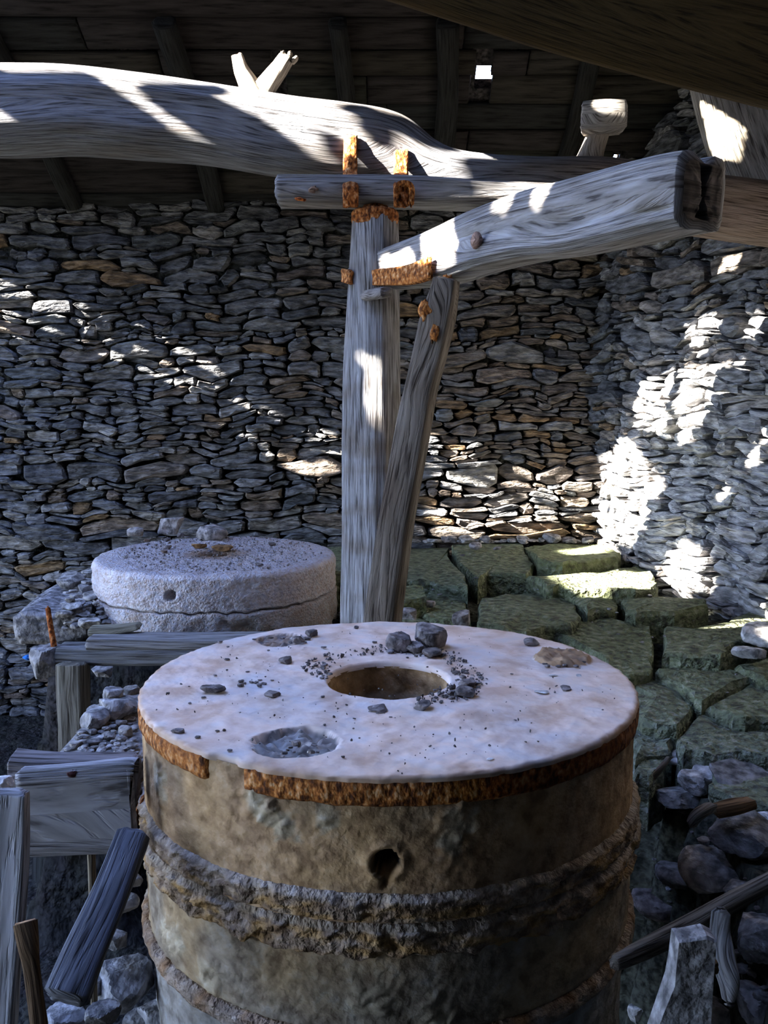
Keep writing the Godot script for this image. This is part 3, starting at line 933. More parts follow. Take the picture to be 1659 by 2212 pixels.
		obj("crust_ridge", lathe(rp, 420, func(a, r, y):
			var p := Vector3(cos(a), q[3], sin(a))
			var v: Vector3 = p + Vector3.UP * y * 4
			var face := smoothstep(DR - 0.006, DR + 0.006, r)
			var k := 0.004 * n3(v, 120.0) + 0.004 * n3(v, 420.0) + 0.003 * n3(v, 900.0) - 0.009 * smoothstep(0.12, 0.2, n3(v * Vector3(1, 0.6, 1), 150.0))
			var ragged := 0.012 * n3(p, 300.0) + 0.008 * n3(p, 90.0) if q[3] > 5.0 else 0.003 * n3(p, 200.0)
			return Vector2(k * face, ragged if y < y0 + 0.012 else 0.003 * n3(p, 60.0)), func(a, r, y):
			var p := Vector3(cos(a), y * 5, sin(a))
			var c := Color(0.36, 0.29, 0.24).lerp(Color(0.48, 0.3, 0.11), clampf(2.2 * n3(p, 120.0) + (0.25 if q[3] > 5.0 else 0.0), 0, 0.75)).lerp(Color(0.14, 0.1, 0.085), clampf(2.2 * n3(p + Vector3(7, 0, 0), 170.0), 0, 0.75))
			return c.lerp(Color(0.46, 0.42, 0.4), 0.75 * smoothstep(y1 - 0.016, y1 - 0.008, y))), M.crust, root)
	ring("iron_hoop", root, M.crust, 0.345, 0.388, DR - 0.014, 0.022, 300, func(a, r, y):
		var p := Vector3(cos(a), 2, sin(a))
		return Vector2(0.006 * n3(p + Vector3.UP * y * 5, 300.0), 0.008 * n3(p, 120.0)), func(a, r, y):
		return Color(0.36, 0.31, 0.29).lerp(Color(0.25, 0.16, 0.1), clampf(0.3 + 1.6 * n3(Vector3(cos(a), y, sin(a)), 160.0), 0, 1)))
	# loose flap of iron at the left edge
	var fp := at(302, 1775, 2.17)
	obj("iron_flap", timber([fp + Vector3(0.012, 0.06, 0) - DC, fp + Vector3(-0.008, 0.01, 0) - DC, fp + Vector3(0.006, -0.05, 0) - DC], [Vector2(0.003, 0.02), Vector2(0.003, 0.026), Vector2(0.003, 0.016)], {"seg": 12, "rings": 10, "lump": 0.002, "up": Vector3.BACK, "color": Color(0.6, 0.5, 0.45), "bevel": 0.002}), M.rust, root)

func second_millstone() -> void:
	var c := on_y(467, 1196, 0.85)
	c.y = 0.0
	var root := thing("millstone", "pair of grey pecked millstones behind on the left, grit on top, below the stone wall", "millstone", c)
	var R := 0.578
	var hp := on_z(374, 1284, c.z + 0.54) - c
	var ha := atan2(hp.z, hp.x)
	var col := func(a, r, y):
		var p := Vector3(cos(a) * r, y, sin(a) * r)
		return Color(0.48, 0.45, 0.47).lerp(Color(0.6, 0.57, 0.58), clampf(0.5 + n3(p, 140.0), 0, 1)).lerp(Color(0.3, 0.2, 0.12), (1.0 - smoothstep(0.1, 0.2, r)) * 0.8)
	var prof := []
	for i in 4: prof.append(Vector2(0.075, 0.73 + 0.035 * i))
	for i in 40: prof.append(Vector2(lerpf(0.085, R - 0.03, i / 39.0), 0.85))
	for i in 5: prof.append(Vector2(R - 0.03 + 0.03 * sin(PI / 2 * (i + 1) / 5.0), 0.82 + 0.03 * cos(PI / 2 * (i + 1) / 5.0)))
	for i in 26: prof.append(Vector2(R, lerpf(0.815, 0.695, i / 25.0)))
	prof.append(Vector2(R - 0.02, 0.685))
	obj("runner_stone", lathe(prof, 360, func(a, r, y):
		var p := Vector3(cos(a) * r, y, sin(a) * r)
		var k := 0.006 * n3(p, 260.0) + 0.004 * n3(p, 700.0)
		if r < R - 0.025: return Vector2(0, k)
		var d := Vector2(angle_difference(a, ha) * R, y - hp.y).length()
		var low := 0.014 * n3(Vector3(cos(a), 0, sin(a)), 110.0) if y < 0.71 else 0.0
		return Vector2(k - 0.05 * (1.0 - smoothstep(0.016, 0.026, d)), low), col), M.granite, root)
	var bp := []
	bp.append(Vector2(0.3, 0.682))
	for i in 6: bp.append(Vector2(lerpf(0.35, R + 0.0, i / 5.0), 0.682))
	for i in 16: bp.append(Vector2(R + 0.004, lerpf(0.675, 0.51, i / 15.0)))
	obj("bed_stone", lathe(bp, 300, func(a, r, y):
		var p := Vector3(cos(a) * r, y, sin(a) * r)
		return Vector2(0.008 * n3(p, 220.0) + 0.004 * n3(p, 700.0) - 0.03 * smoothstep(0.1, 0.3, n3(p, 50.0)), 0.014 * n3(Vector3(cos(a), 0, sin(a)), 110.0) if y > 0.67 else 0.0), func(a, r, y):
		var p := Vector3(cos(a) * r, y, sin(a) * r)
		return Color(0.46, 0.44, 0.45).lerp(Color(0.36, 0.32, 0.3), clampf(0.4 + 1.4 * n3(p, 100.0), 0, 1))), M.granite, root)

# ---------------------------------------------------------------- the stone crane and its beam
func px_path(list: Array, seg_depth: Callable) -> Array:   # [[px, py, half px], ...] -> [points, half heights]
	var a := []
	var b := []
	for q in list:
		var d: float = seg_depth.call(q[0])
		a.append(at(q[0], q[1], d))
		b.append(q[2] * d / F)
	return [a, b]

func grey_wood(t: float, a: float, p: Vector3) -> Color:
	return Color(0.30, 0.30, 0.32).lerp(Color(0.22, 0.2, 0.19), clampf(0.3 + 1.4 * n3(p * Vector3(0.4, 2, 2), 90.0), 0, 1))

func crane() -> void:
	# the long crooked beam
	var q := px_path([[-420, 240, 90], [-200, 236, 90], [0, 241, 89], [150, 241, 86], [300, 255, 84], [450, 272, 82], [600, 296, 84], [740, 316, 84], [840, 333, 78], [920, 372, 60], [1000, 390, 52], [1150, 396, 50], [1300, 402, 54], [1450, 432, 58], [1650, 460, 60], [1800, 478, 60]], func(x): return 3.93)
	var sz := []
	for h in q[1]: sz.append(Vector2(0.155, h))
	var beam := timber(q[0], sz, {"seg": 72, "rings": 190, "power": 3.2, "lump": 0.011, "lump_f": 2.2, "groove": 0.0055, "seed": 3.0, "tint": func(t, a, p):
		var c := Color(0.2, 0.207, 0.235).lerp(Color(0.15, 0.14, 0.14), clampf(0.3 + 1.4 * n3(p * Vector3(0.4, 2, 2), 90.0), 0, 1))
		return c.lerp(Color(0.2, 0.14, 0.1), smoothstep(0.72, 0.84, t) * 0.7)})
	tag(obj("beam", beam, M.wood), "long crooked weathered grey beam spanning the room above the crane post", "beam")
	# forked stub on the beam
	var y := thing("forked_stub", "pale forked branch stub standing up from the top of the long beam", "branch", at(560, 208, 3.93))
	var o := y.position
	var pale := Color(0.3, 0.26, 0.215)
	obj("prong", timber([at(553, 218, 3.93) - o, at(540, 185, 3.92) - o, at(524, 152, 3.92) - o, at(515, 120, 3.92) - o], [Vector2(0.062, 0.055), Vector2(0.042, 0.04), Vector2(0.032, 0.03), Vector2(0.024, 0.024)], {"seg": 20, "rings": 24, "power": 2.2, "lump": 0.008, "lump_f": 9.0, "color": pale, "seed": 5.0, "up": Vector3.BACK, "bevel": 0.008, "end_color": Color(0.16, 0.1, 0.08)}), M.wood_fine, y)
	var prong := obj("prong", timber([at(560, 212, 3.93) - o, at(578, 186, 3.92) - o, at(600, 155, 3.91) - o, at(620, 126, 3.9) - o], [Vector2(0.062, 0.05), Vector2(0.042, 0.04), Vector2(0.036, 0.032), Vector2(0.032, 0.028)], {"seg": 20, "rings": 24, "power": 2.2, "lump": 0.009, "lump_f": 9.0, "color": pale, "seed": 6.0, "up": Vector3.BACK, "bevel": 0.004, "ragged": 0.02}), M.wood_fine, y)
	for s in [[616, 132, 607, 112, 0.01], [624, 128, 626, 111, 0.012], [630, 133, 642, 122, 0.012], [622, 134, 602, 121, 0.008]]:
		obj("splinter", timber([at(s[0], s[1], 3.9) - o, at((s[0] + s[2]) / 2.0 + 1, (s[1] + s[3]) / 2.0, 3.89) - o, at(s[2], s[3], 3.88) - o], [Vector2(s[4], s[4]), Vector2(s[4] * 0.8, s[4]), Vector2(s[4] * 0.4, s[4] * 0.4)], {"seg": 8, "rings": 6, "lump": 0.003, "color": pale, "up": Vector3.BACK, "bevel": 0.003}), M.wood_fine, prong)
	# peg with a square head
	var pg := thing("wooden_peg", "wooden peg with a blocky sunlit head sticking up from the beam at right", "peg", at(1275, 345, 3.9))
	o = pg.position
	obj("head", timber([at(1258, 256, 3.88) - o, at(1300, 254, 3.86) - o, at(1347, 252, 3.86) - o], [Vector2(0.06, 0.058), Vector2(0.065, 0.062), Vector2(0.06, 0.058)], {"seg": 40, "rings": 14, "power": 9.0, "lump": 0.005, "color": Color(0.38, 0.36, 0.34), "bevel": 0.008, "seed": 8.0}), M.wood_fine, pg)
	obj("neck", timber([at(1268, 360, 3.92) - o, at(1280, 325, 3.92) - o, at(1294, 285, 3.92) - o], [Vector2(0.06, 0.075), Vector2(0.05, 0.055), Vector2(0.045, 0.055)], {"seg": 24, "rings": 14, "power": 3.0, "lump": 0.006, "color": Color(0.36, 0.32, 0.28), "up": Vector3.BACK, "seed": 9.0}), M.wood_fine, pg)
	# socket plank under the beam, held by iron straps
	var pl := thing("socket_plank", "grey plank strapped below the beam, into which the crane post is pegged", "plank", at(880, 420, 3.66))
	o = pl.position
	obj("board", timber([at(598, 414, 3.66) - o, at(740, 416, 3.66) - o, at(900, 418, 3.66) - o, at(1050, 424, 3.66) - o, at(1200, 430, 3.66) - o], [Vector2(0.08, 0.052), Vector2(0.085, 0.055), Vector2(0.085, 0.056), Vector2(0.085, 0.05), Vector2(0.08, 0.048)], {"seg": 40, "rings": 60, "power": 5.0, "lump": 0.007, "groove": 0.005, "seed": 12.0, "tint": grey_wood, "bevel": 0.02}), M.wood, pl)
	obj("peg", timber([at(682, 409, 3.66) - o, at(678, 409, 3.57) - o, at(676, 409, 3.55) - o], [Vector2(0.016, 0.014), Vector2(0.016, 0.014), Vector2(0.014, 0.012)], {"seg": 14, "rings": 6, "power": 2.4, "color": Color(0.36, 0.25, 0.2), "bevel": 0.006}), M.wood_fine, pl)
	obj("nail", timber([at(645, 428, 3.6) - o, at(646, 429, 3.565) - o, at(660, 432, 3.56) - o], [Vector2(0.008, 0.006), Vector2(0.008, 0.006), Vector2(0.006, 0.005)], {"seg": 10, "rings": 6, "color": Color(0.9, 0.6, 0.4), "bevel": 0.002}), M.rust, pl)
	var strap := func(x: float, w: float, top: float, pale_top: float) -> void:
		var pts := [at(x, top, 3.765) - o, at(x, (top + 385) / 2.0, 3.755) - o, at(x, 378, 3.74) - o, at(x, 392, 3.60) - o, at(x, 405, 3.562) - o, at(x, 425, 3.56) - o, at(x, 447, 3.575) - o]
		var s := []
		for i in pts.size(): s.append(Vector2(w, 0.007))
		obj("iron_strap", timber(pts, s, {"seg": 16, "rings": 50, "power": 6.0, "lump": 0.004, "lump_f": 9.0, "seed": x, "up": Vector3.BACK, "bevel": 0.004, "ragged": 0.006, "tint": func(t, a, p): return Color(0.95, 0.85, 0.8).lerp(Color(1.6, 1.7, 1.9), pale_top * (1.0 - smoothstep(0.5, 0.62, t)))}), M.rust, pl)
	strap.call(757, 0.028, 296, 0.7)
	strap.call(867, 0.027, 325, 0.0)
	obj("staple", timber([at(858, 445, 3.555) - o, at(857, 405, 3.55) - o, at(873, 396, 3.545) - o, at(889, 405, 3.55) - o, at(888, 448, 3.555) - o], [Vector2(0.009, 0.009), Vector2(0.009, 0.009), Vector2(0.01, 0.01), Vector2(0.009, 0.009), Vector2(0.008, 0.008)], {"seg": 12, "rings": 40, "lump": 0.004, "lump_f": 12.0, "up": Vector3.BACK, "color": Color(0.95, 0.85, 0.7)}), M.rust, pl)
	# the post
	var post := thing("crane_post", "upright weathered grey crane post with a rusty iron collar at its top", "post", at(800, 1395, 3.66) * Vector3(1, 0, 1) + Vector3(0, 0.53, 0))
	o = post.position
	var top := at(810, 474, 3.66)
	var foot := Vector3(at(796, 1380, 3.66).x, 0.51, at(800, 1380, 3.66).z)
	obj("shaft", timber([foot - o, foot.lerp(top, 0.33) + Vector3(0.004, 0, 0) - o, foot.lerp(top, 0.66) + Vector3(-0.003, 0, 0) - o, top - o], [Vector2(0.104, 0.1), Vector2(0.104, 0.1), Vector2(0.103, 0.1), Vector2(0.085, 0.085)], {"seg": 72, "rings": 120, "power": 3.0, "lump": 0.006, "lump_f": 2.0, "groove": 0.005, "up": Vector3.BACK, "seed": 21.0, "roll": 0.45, "tint": grey_wood, "cracks": [[0.0, 5.0, 0.62, 4.9, 0.03], [0.2, 4.2, 0.9, 4.25, 0.012]]}), M.wood, post)
	ring("iron_collar", post, M.rust, top.y - o.y - 0.028, top.y - o.y + 0.035, 0.083, 0.01, 60, func(a, r, y): return Vector2(0.005 * n3(Vector3(cos(a), y * 9, sin(a)), 120.0), 0.006 * n3(Vector3(cos(a), 3, sin(a)), 150.0)), func(a, r, y): return Color(0.8, 0.72, 0.66))
	post.get_node("iron_collar").position = Vector3(top.x - o.x, 0, top.z - o.z)
	obj("pivot", timber([top - o, top + Vector3(0, 0.03, 0) - o, top + Vector3(0, 0.06, 0) - o], [Vector2(0.045, 0.045), Vector2(0.045, 0.045), Vector2(0.045, 0.045)], {"seg": 16, "rings": 4, "power": 2.0, "color": Color(0.3, 0.25, 0.2), "up": Vector3.BACK}), M.rust, post)
	obj("peg", timber([at(792, 640, 3.62) - o, at(822, 634, 3.5) - o, at(838, 632, 3.46) - o], [Vector2(0.03, 0.02), Vector2(0.032, 0.022), Vector2(0.028, 0.018)], {"seg": 16, "rings": 10, "color": Color(0.25, 0.23, 0.22), "ragged": 0.008}), M.wood_fine, post)
	# the jib
	var shape := [[742, 606, 22], [800, 583, 36], [915, 552, 54], [1000, 515, 60], [1100, 484, 68], [1200, 464, 76], [1300, 440, 80], [1400, 416, 82], [1466, 404, 82]]
	var jp := []
	var js := []
	var into := Vector3(0.819, 0, -0.574)
	for s in shape:
		var d := jib_depth(s[0])
		var hw := 0.062 if s[0] < 780 else (0.088 if s[0] < 1000 else 0.102)
		jp.append(at(s[0], s[1], d) + into * hw)
		js.append(Vector2(hw, s[2] * d / F))
	var jb := thing("crane_jib", "thick grey curved crane arm reaching from the post to the right, its end split", "crane arm", jp[2])
	o = jb.position
	for i in jp.size(): jp[i] -= o
	obj("arm", timber(jp, js, {"seg": 72, "rings": 110, "power": 5.0, "lump": 0.006, "lump_f": 2.5, "groove": 0.0035, "seed": 30.0, "bevel": 0.03, "color": Color(0.36, 0.36, 0.39), "end_color": Color(0.12, 0.105, 0.1), "split": 0.0, "cracks": [[0.3, 0.03, 0.99, -0.2, 0.03], [0.9, 1.6, 1.0, 1.58, 0.03]], "tint": func(t, a, p): return Color(0.36, 0.36, 0.385).lerp(Color(0.27, 0.26, 0.26), clampf(0.2 + 1.4 * n3(p * Vector3(1, 2, 1), 60.0), 0, 1)).lerp(Color(0.11, 0.1, 0.095), smoothstep(0.985, 0.995, t))}), M.wood, jb)
	var kn := at(1030, 519, jib_depth(1030))
	obj("knot", timber([kn - into * -0.01 - o, kn - into * 0.006 - o, kn - into * 0.014 - o], [Vector2(0.02, 0.026), Vector2(0.02, 0.026), Vector2(0.012, 0.016)], {"seg": 16, "rings": 6, "power": 2.4, "color": Color(0.4, 0.27, 0.22), "lump": 0.004, "bevel": 0.004}), M.wood_fine, jb)
	# iron strap round the foot of the jib and the post
	var sp := []
	for s in [[932, 578], [900, 590], [860, 597], [810, 600], [775, 602]]:
		sp.append(at(s[0], s[1], jib_depth(s[0]) - 0.012) - into * 0.004 - o)
	sp.append(at(757, 600, 3.6) - o)
	sp.append(at(742, 596, 3.66) - o)
	sp.append(at(741, 594, 3.74) - o)
	var ss := []
	for i in sp.size(): ss.append(Vector2(0.008, 0.036 - 0.012 * i / 7.0))
	var band := obj("iron_strap", timber(sp, ss, {"seg": 18, "rings": 90, "power": 6.0, "lump": 0.005, "lump_f": 8.0, "seed": 33.0, "bevel": 0.004, "ragged": 0.01, "tint": func(t, a, p): return Color(1.1, 0.95, 0.85).lerp(Color(1.5, 1.5, 1.6), clampf(1.6 * n3(p, 140.0) + 0.2, 0, 1))}), M.rust, jb)
	for s in [[905, 586], [850, 598], [792, 602]]:
		var np := at(s[0], s[1], jib_depth(s[0]) - 0.02) - o
		obj("nail_head", timber([np + into * 0.006, np - into * 0.002, np - into * 0.004], [Vector2(0.009, 0.009), Vector2(0.009, 0.009), Vector2(0.006, 0.006)], {"seg": 10, "rings": 4, "power": 2.0, "lump": 0.002, "bevel": 0.002, "color": Color(0.8, 0.7, 0.6)}), M.rust, band)
	# the strut
	var st_ := px_path([[826, 1348, 40], [828, 1325, 39], [846, 1200, 38], [862, 1100, 37], [880, 1000, 37], [896, 910, 37], [910, 840, 35], [930, 760, 37], [946, 690, 38], [958, 640, 33], [966, 602, 28]], func(x): return lerpf(3.5, 3.24, (x - 826.0) / 140.0))
	var ssz := []
	for h in st_[1]: ssz.append(Vector2(h * 0.92, h * 0.92))
	var strut := thing("crane_strut", "slanting dark strut pole propping the crane arm, leaning against the crane post", "strut", st_[0][0])
	o = strut.position
	for i in st_[0].size(): st_[0][i] -= o
	obj("pole", timber(st_[0], ssz, {"seg": 56, "rings": 110, "power": 5.0, "lump": 0.006, "lump_f": 2.5, "groove": 0.002, "seed": 41.0, "up": Vector3.BACK, "roll": 0.3, "tint": func(t, a, p): return Color(0.21, 0.185, 0.165).lerp(Color(0.13, 0.105, 0.085), clampf(0.3 + 1.5 * n3(p, 50.0), 0, 1))}), M.wood, strut)
	for w in [[928, 672, 0.035, 0.03, 0.0], [936, 718, 0.014, 0.03, 1.0], [962, 618, 0.012, 0.03, 0.3]]:
		var c := at(w[0], w[1], 3.235)
		obj("wrapping", timber([c + Vector3(0, -w[3], 0) - o, c + Vector3(0.002, 0, 0.004) - o, c + Vector3(0.008, w[3], 0) - o], [Vector2(w[2] * 0.6, 0.008), Vector2(w[2], 0.012), Vector2(w[2] * 0.8, 0.008)], {"seg": 18, "rings": 18, "lump": 0.008, "lump_f": 16.0, "seed": w[0], "up": Vector3.BACK, "bevel": 0.004, "ragged": 0.012, "color": Color(1.3, 1.15, 0.95)}), M.rust, strut)

func far_timbers() -> void:
	tag(obj("purlin", timber([at(500, -190, 3.4), at(830, -110, 3.32), at(1200, -10, 3.24), at(1659, 95, 3.12), at(1900, 150, 3.06)], [Vector2(0.06, 0.165), Vector2(0.06, 0.165), Vector2(0.06, 0.175), Vector2(0.06, 0.19), Vector2(0.06, 0.19)], {"seg": 48, "rings": 80, "power": 3.0, "lump": 0.012, "lump_f": 2.0, "groove": 0.004, "seed": 51.0, "color": Color(0.05, 0.032, 0.014)}), M.wood), "huge dark brown roof timber crossing the top right corner", "beam")
	tag(obj("roof_prop", timber([at(1560, 90, 4.25), at(1575, 180, 4.22), at(1605, 280, 4.2), at(1650, 400, 4.18), at(1680, 500, 4.16)], [Vector2(0.17, 0.06), Vector2(0.17, 0.06), Vector2(0.17, 0.06), Vector2(0.17, 0.06), Vector2(0.17, 0.06)], {"seg": 40, "rings": 50, "power": 4.0, "lump": 0.008, "groove": 0.003, "seed": 55.0, "up": Vector3.BACK, "color": Color(0.33, 0.295, 0.25)}), M.wood), "broad pale curved prop standing behind the crane arm end, half sunlit", "prop")
	var s := thing("roof_splinter", "bright broken lath end poking down at the top edge above the dark roof timber", "lath", at(1262, -20, 3.4))
	obj("lath", timber([at(1225, -10, 3.42) - s.position, at(1262, 0, 3.4) - s.position, at(1300, 2, 3.38) - s.position], [Vector2(0.02, 0.012), Vector2(0.024, 0.016), Vector2(0.016, 0.01)], {"seg": 12, "rings": 12, "lump": 0.008, "color": Color(0.5, 0.45, 0.35), "ragged": 0.02}), M.wood_fine, s)
	# things on top of the end wall, in the gloom
	for q in [[1150, 1260, 250, 0.08, 5.7, "dim rounded block on the gloomy wall top left of the wooden peg"], [1330, 1480, 300, 0.05, 5.6, "dim brown board lying in the gloom behind the peg head"]]:
		tag(obj("loose_board", timber([at(q[0], q[2] + 20, q[4]), at((q[0] + q[1]) / 2.0, q[2], q[4] - 0.1), at(q[1], q[2] - 40, q[4] - 0.2)], [Vector2(q[3], q[3]), Vector2(q[3] * 1.2, q[3]), Vector2(q[3], q[3] * 0.8)], {"seg": 20, "rings": 20, "lump": 0.02, "color": Color(0.16, 0.12, 0.08), "seed": q[0]}), M.wood), q[5], "board")

# ---------------------------------------------------------------- timbers at the left and right
func wood_thing(called: String, label: String, category: String, pts: Array, sizes: Array, o := {}, m: Material = null) -> Node3D:
	var s := []
	for v in sizes: s.append(Vector2(v[0], v[1]))
	var n := obj(called, timber(pts, s, o), m if m else M.wood)
	return tag(n, label, category)

func timbers() -> void:
	var dark := Color(0.16, 0.15, 0.14)
	var blue := Color(0.37, 0.375, 0.42)
	wood_thing("frame_beam", "grey squared frame beam lying under the second millstone pair", "beam", [at(128, 1412, 3.74), at(300, 1413, 3.74), at(520, 1412, 3.76), at(700, 1410, 3.78)], [[0.07, 0.034], [0.07, 0.034], [0.07, 0.034], [0.07, 0.034]], {"color": Color(0.2, 0.2, 0.21), "seg": 40, "rings": 50, "bevel": 0.012, "seed": 61.0})
	wood_thing("frame_plank", "shorter grey plank lying on the frame beam under the second millstone pair", "plank", [at(196, 1383, 3.75), at(300, 1385, 3.75), at(430, 1386, 3.75), at(640, 1384, 3.77)], [[0.075, 0.023], [0.075, 0.025], [0.075, 0.024], [0.075, 0.024]], {"color": Color(0.29, 0.28, 0.29), "seg": 36, "rings": 40, "bevel": 0.012, "seed": 62.0})
	wood_thing("wedge_board", "thin greenish wedge board tucked under the edge of the second millstone pair", "board", [at(195, 1362, 3.82), at(250, 1358, 3.82), at(304, 1350, 3.82)], [[0.05, 0.018], [0.05, 0.016], [0.04, 0.012]], {"color": Color(0.24, 0.22, 0.17), "seg": 24, "rings": 16, "seed": 63.0})
	wood_thing("frame_post", "short square grey-brown post carrying the left end of the frame beam", "post", [at(158, 1432, 3.66), at(158, 1500, 3.66), at(160, 1600, 3.66), at(160, 1836, 3.66)], [[0.058, 0.05], [0.058, 0.05], [0.055, 0.05], [0.05, 0.05]], {"color": Color(0.22, 0.205, 0.175), "seg": 32, "rings": 40, "up": Vector3.BACK, "bevel": 0.012, "seed": 64.0})
	wood_thing("rusty_rod", "thin rusty iron rod sticking up beside the frame beam's left end", "rod", [at(103, 1310, 3.72), at(109, 1350, 3.72), at(117, 1400, 3.72), at(120, 1440, 3.72)], [[0.008, 0.008], [0.009, 0.009], [0.011, 0.011], [0.01, 0.01]], {"color": Color(0.8, 0.6, 0.5), "seg": 12, "rings": 20, "up": Vector3.BACK, "lump": 0.002}, M.rust)
	var fpl := thing("front_plank", "broad bluish grey plank on edge left of the big millstone, with a dark reddish knot", "plank", at(170, 1840, 1.98))
	var fo := fpl.position
	obj("board", timber([at(46, 1754, 1.98) - fo, at(170, 1746, 1.98) - fo, at(272, 1739, 1.98) - fo, at(287, 1738, 1.98) - fo], [Vector2(0.022, 0.092), Vector2(0.022, 0.094), Vector2(0.022, 0.098), Vector2(0.022, 0.098)], {"color": blue, "seg": 48, "rings": 60, "power": 9.0, "bevel": 0.012, "lump": 0.004, "groove": 0.003, "seed": 65.0}), M.wood, fpl)
	obj("knot", timber([at(163, 1668, 1.965) - fo, at(163, 1668, 1.953) - fo, at(163, 1668, 1.95) - fo], [Vector2(0.01, 0.009), Vector2(0.01, 0.009), Vector2(0.007, 0.006)], {"color": Color(0.1, 0.045, 0.05), "seg": 14, "rings": 6, "power": 2.0, "bevel": 0.002}), M.wood_fine, fpl)
	wood_thing("rear_plank", "narrower weathered plank behind the broad bluish plank, edged by rubble", "plank", [at(26, 1690, 2.06), at(120, 1692, 2.06), at(300, 1690, 2.08)], [[0.03, 0.06], [0.03, 0.055], [0.03, 0.055]], {"color": Color(0.25, 0.23, 0.24), "seg": 40, "rings": 40, "power": 7.0, "bevel": 0.014, "seed": 66.0})
	wood_thing("edge_board", "pale bluish board standing upright at the left edge in front of the dark pit", "board", [at(22, 1706, 1.8), at(16, 1850, 1.8), at(4, 2040, 1.8), at(-10, 2260, 1.8)], [[0.03, 0.018], [0.034, 0.018], [0.036, 0.018], [0.036, 0.018]], {"color": Color(0.38, 0.385, 0.44), "seg": 32, "rings": 50, "power": 6.0, "up": Vector3.BACK, "bevel": 0.012, "seed": 67.0})
	wood_thing("leaning_timber", "dark leaning timber below the broad bluish plank, foot among the rubble", "timber", [at(285, 1800, 1.9), at(240, 1920, 1.82), at(185, 2050, 1.74), at(142, 2160, 1.68)], [[0.034, 0.03], [0.036, 0.03], [0.038, 0.03], [0.04, 0.03]], {"color": Color(0.16, 0.172, 0.21), "seg": 40, "rings": 60, "power": 4.0, "up": Vector3.BACK, "seed": 68.0})
	wood_thing("thin_lath", "thin dark upright lath in the pit under the broad bluish plank", "lath", [at(197, 1830, 2.05), at(199, 1900, 2.05), at(201, 2020, 2.05), at(203, 2200, 2.05)], [[0.006, 0.006], [0.006, 0.006], [0.006, 0.006], [0.006, 0.006]], {"color": Color(0.2, 0.17, 0.13), "seg": 10, "rings": 20, "up": Vector3.BACK, "lump": 0.002})
	var stake := thing("stake", "brown wooden stake with a freshly cut orange top in the lower left corner", "stake", at(95, 2290, 1.42))
	var o := stake.position
	obj("stick", timber([at(55, 1992, 1.46) - o, at(62, 2040, 1.45) - o, at(72, 2110, 1.44) - o, at(96, 2300, 1.42) - o], [Vector2(0.0175, 0.0175), Vector2(0.0155, 0.0155), Vector2(0.012, 0.012), Vector2(0.014, 0.014)], {"seg": 24, "rings": 40, "power": 2.0, "lump": 0.003, "lump_f": 12.0, "groove": 0.001, "up": Vector3.BACK, "bevel": 0.003, "color": Color(0.12, 0.075, 0.045), "end_color": Color(0.62, 0.38, 0.22), "seed": 69.0}), M.wood_fine, stake)
	# right side
	wood_thing("slanting_stick", "long grey-brown stick slanting up to the right across the rubble by the big millstone", "stick", [at(1322, 2086, 1.78), at(1400, 2048, 1.82), at(1480, 2006, 1.86), at(1580, 1950, 1.9), at(1700, 1888, 1.94)], [[0.012, 0.012], [0.018, 0.018], [0.02, 0.02], [0.019, 0.019], [0.018, 0.018]], {"color": Color(0.2, 0.175, 0.15), "seg": 24, "rings": 50, "power": 2.6, "lump": 0.005, "seed": 71.0})
	wood_thing("bark_strip", "curled strip of grey bark hanging below the slanting stick", "bark", [at(1560, 1962, 1.84), at(1556, 2010, 1.83), at(1562, 2060, 1.81), at(1575, 2120, 1.79), at(1572, 2170, 1.78)], [[0.016, 0.008], [0.017, 0.01], [0.02, 0.012], [0.018, 0.01], [0.006, 0.006]], {"color": Color(0.27, 0.26, 0.26), "seg": 20, "rings": 40, "up": Vector3.BACK, "lump": 0.005, "seed": 72.0})
	wood_thing("wood_chip", "small brown wood chip lying against the tall pale slab in the lower right corner", "wood chip", [at(1487, 2098, 1.72), at(1515, 2092, 1.71), at(1548, 2086, 1.71)], [[0.012, 0.012], [0.014, 0.013], [0.01, 0.011]], {"color": Color(0.24, 0.15, 0.09), "seg": 16, "rings": 16, "lump": 0.004, "seed": 73.0, "bevel": 0.004})
	wood_thing("curved_bark", "curved grey root or bark piece arching over the hole right of the big millstone", "root", [at(1490, 1786, 2.3), at(1505, 1762, 2.3), at(1530, 1746, 2.32), at(1545, 1744, 2.35)], [[0.012, 0.01], [0.014, 0.012], [0.014, 0.012], [0.01, 0.01]], {"color": Color(0.27, 0.25, 0.23), "seg": 16, "rings": 24, "lump": 0.004, "seed": 74.0})
	wood_thing("brown_root", "brown rotten wood piece lying behind the curved bark on the right", "wood", [at(1540, 1752, 2.42), at(1580, 1742, 2.42), at(1626, 1732, 2.45)], [[0.02, 0.014], [0.022, 0.016], [0.018, 0.012]], {"color": Color(0.22, 0.13, 0.07), "seg": 18, "rings": 24, "lump": 0.008, "seed": 75.0})
	wood_thing("thin_stick", "thin grey stick leaning on the pale T-shaped stone right of the big millstone", "stick", [at(1412, 1682, 2.5), at(1430, 1660, 2.5), at(1450, 1634, 2.52)], [[0.008, 0.008], [0.009, 0.009], [0.008, 0.008]], {"color": Color(0.3, 0.27, 0.23), "seg": 12, "rings": 12, "seed": 76.0})

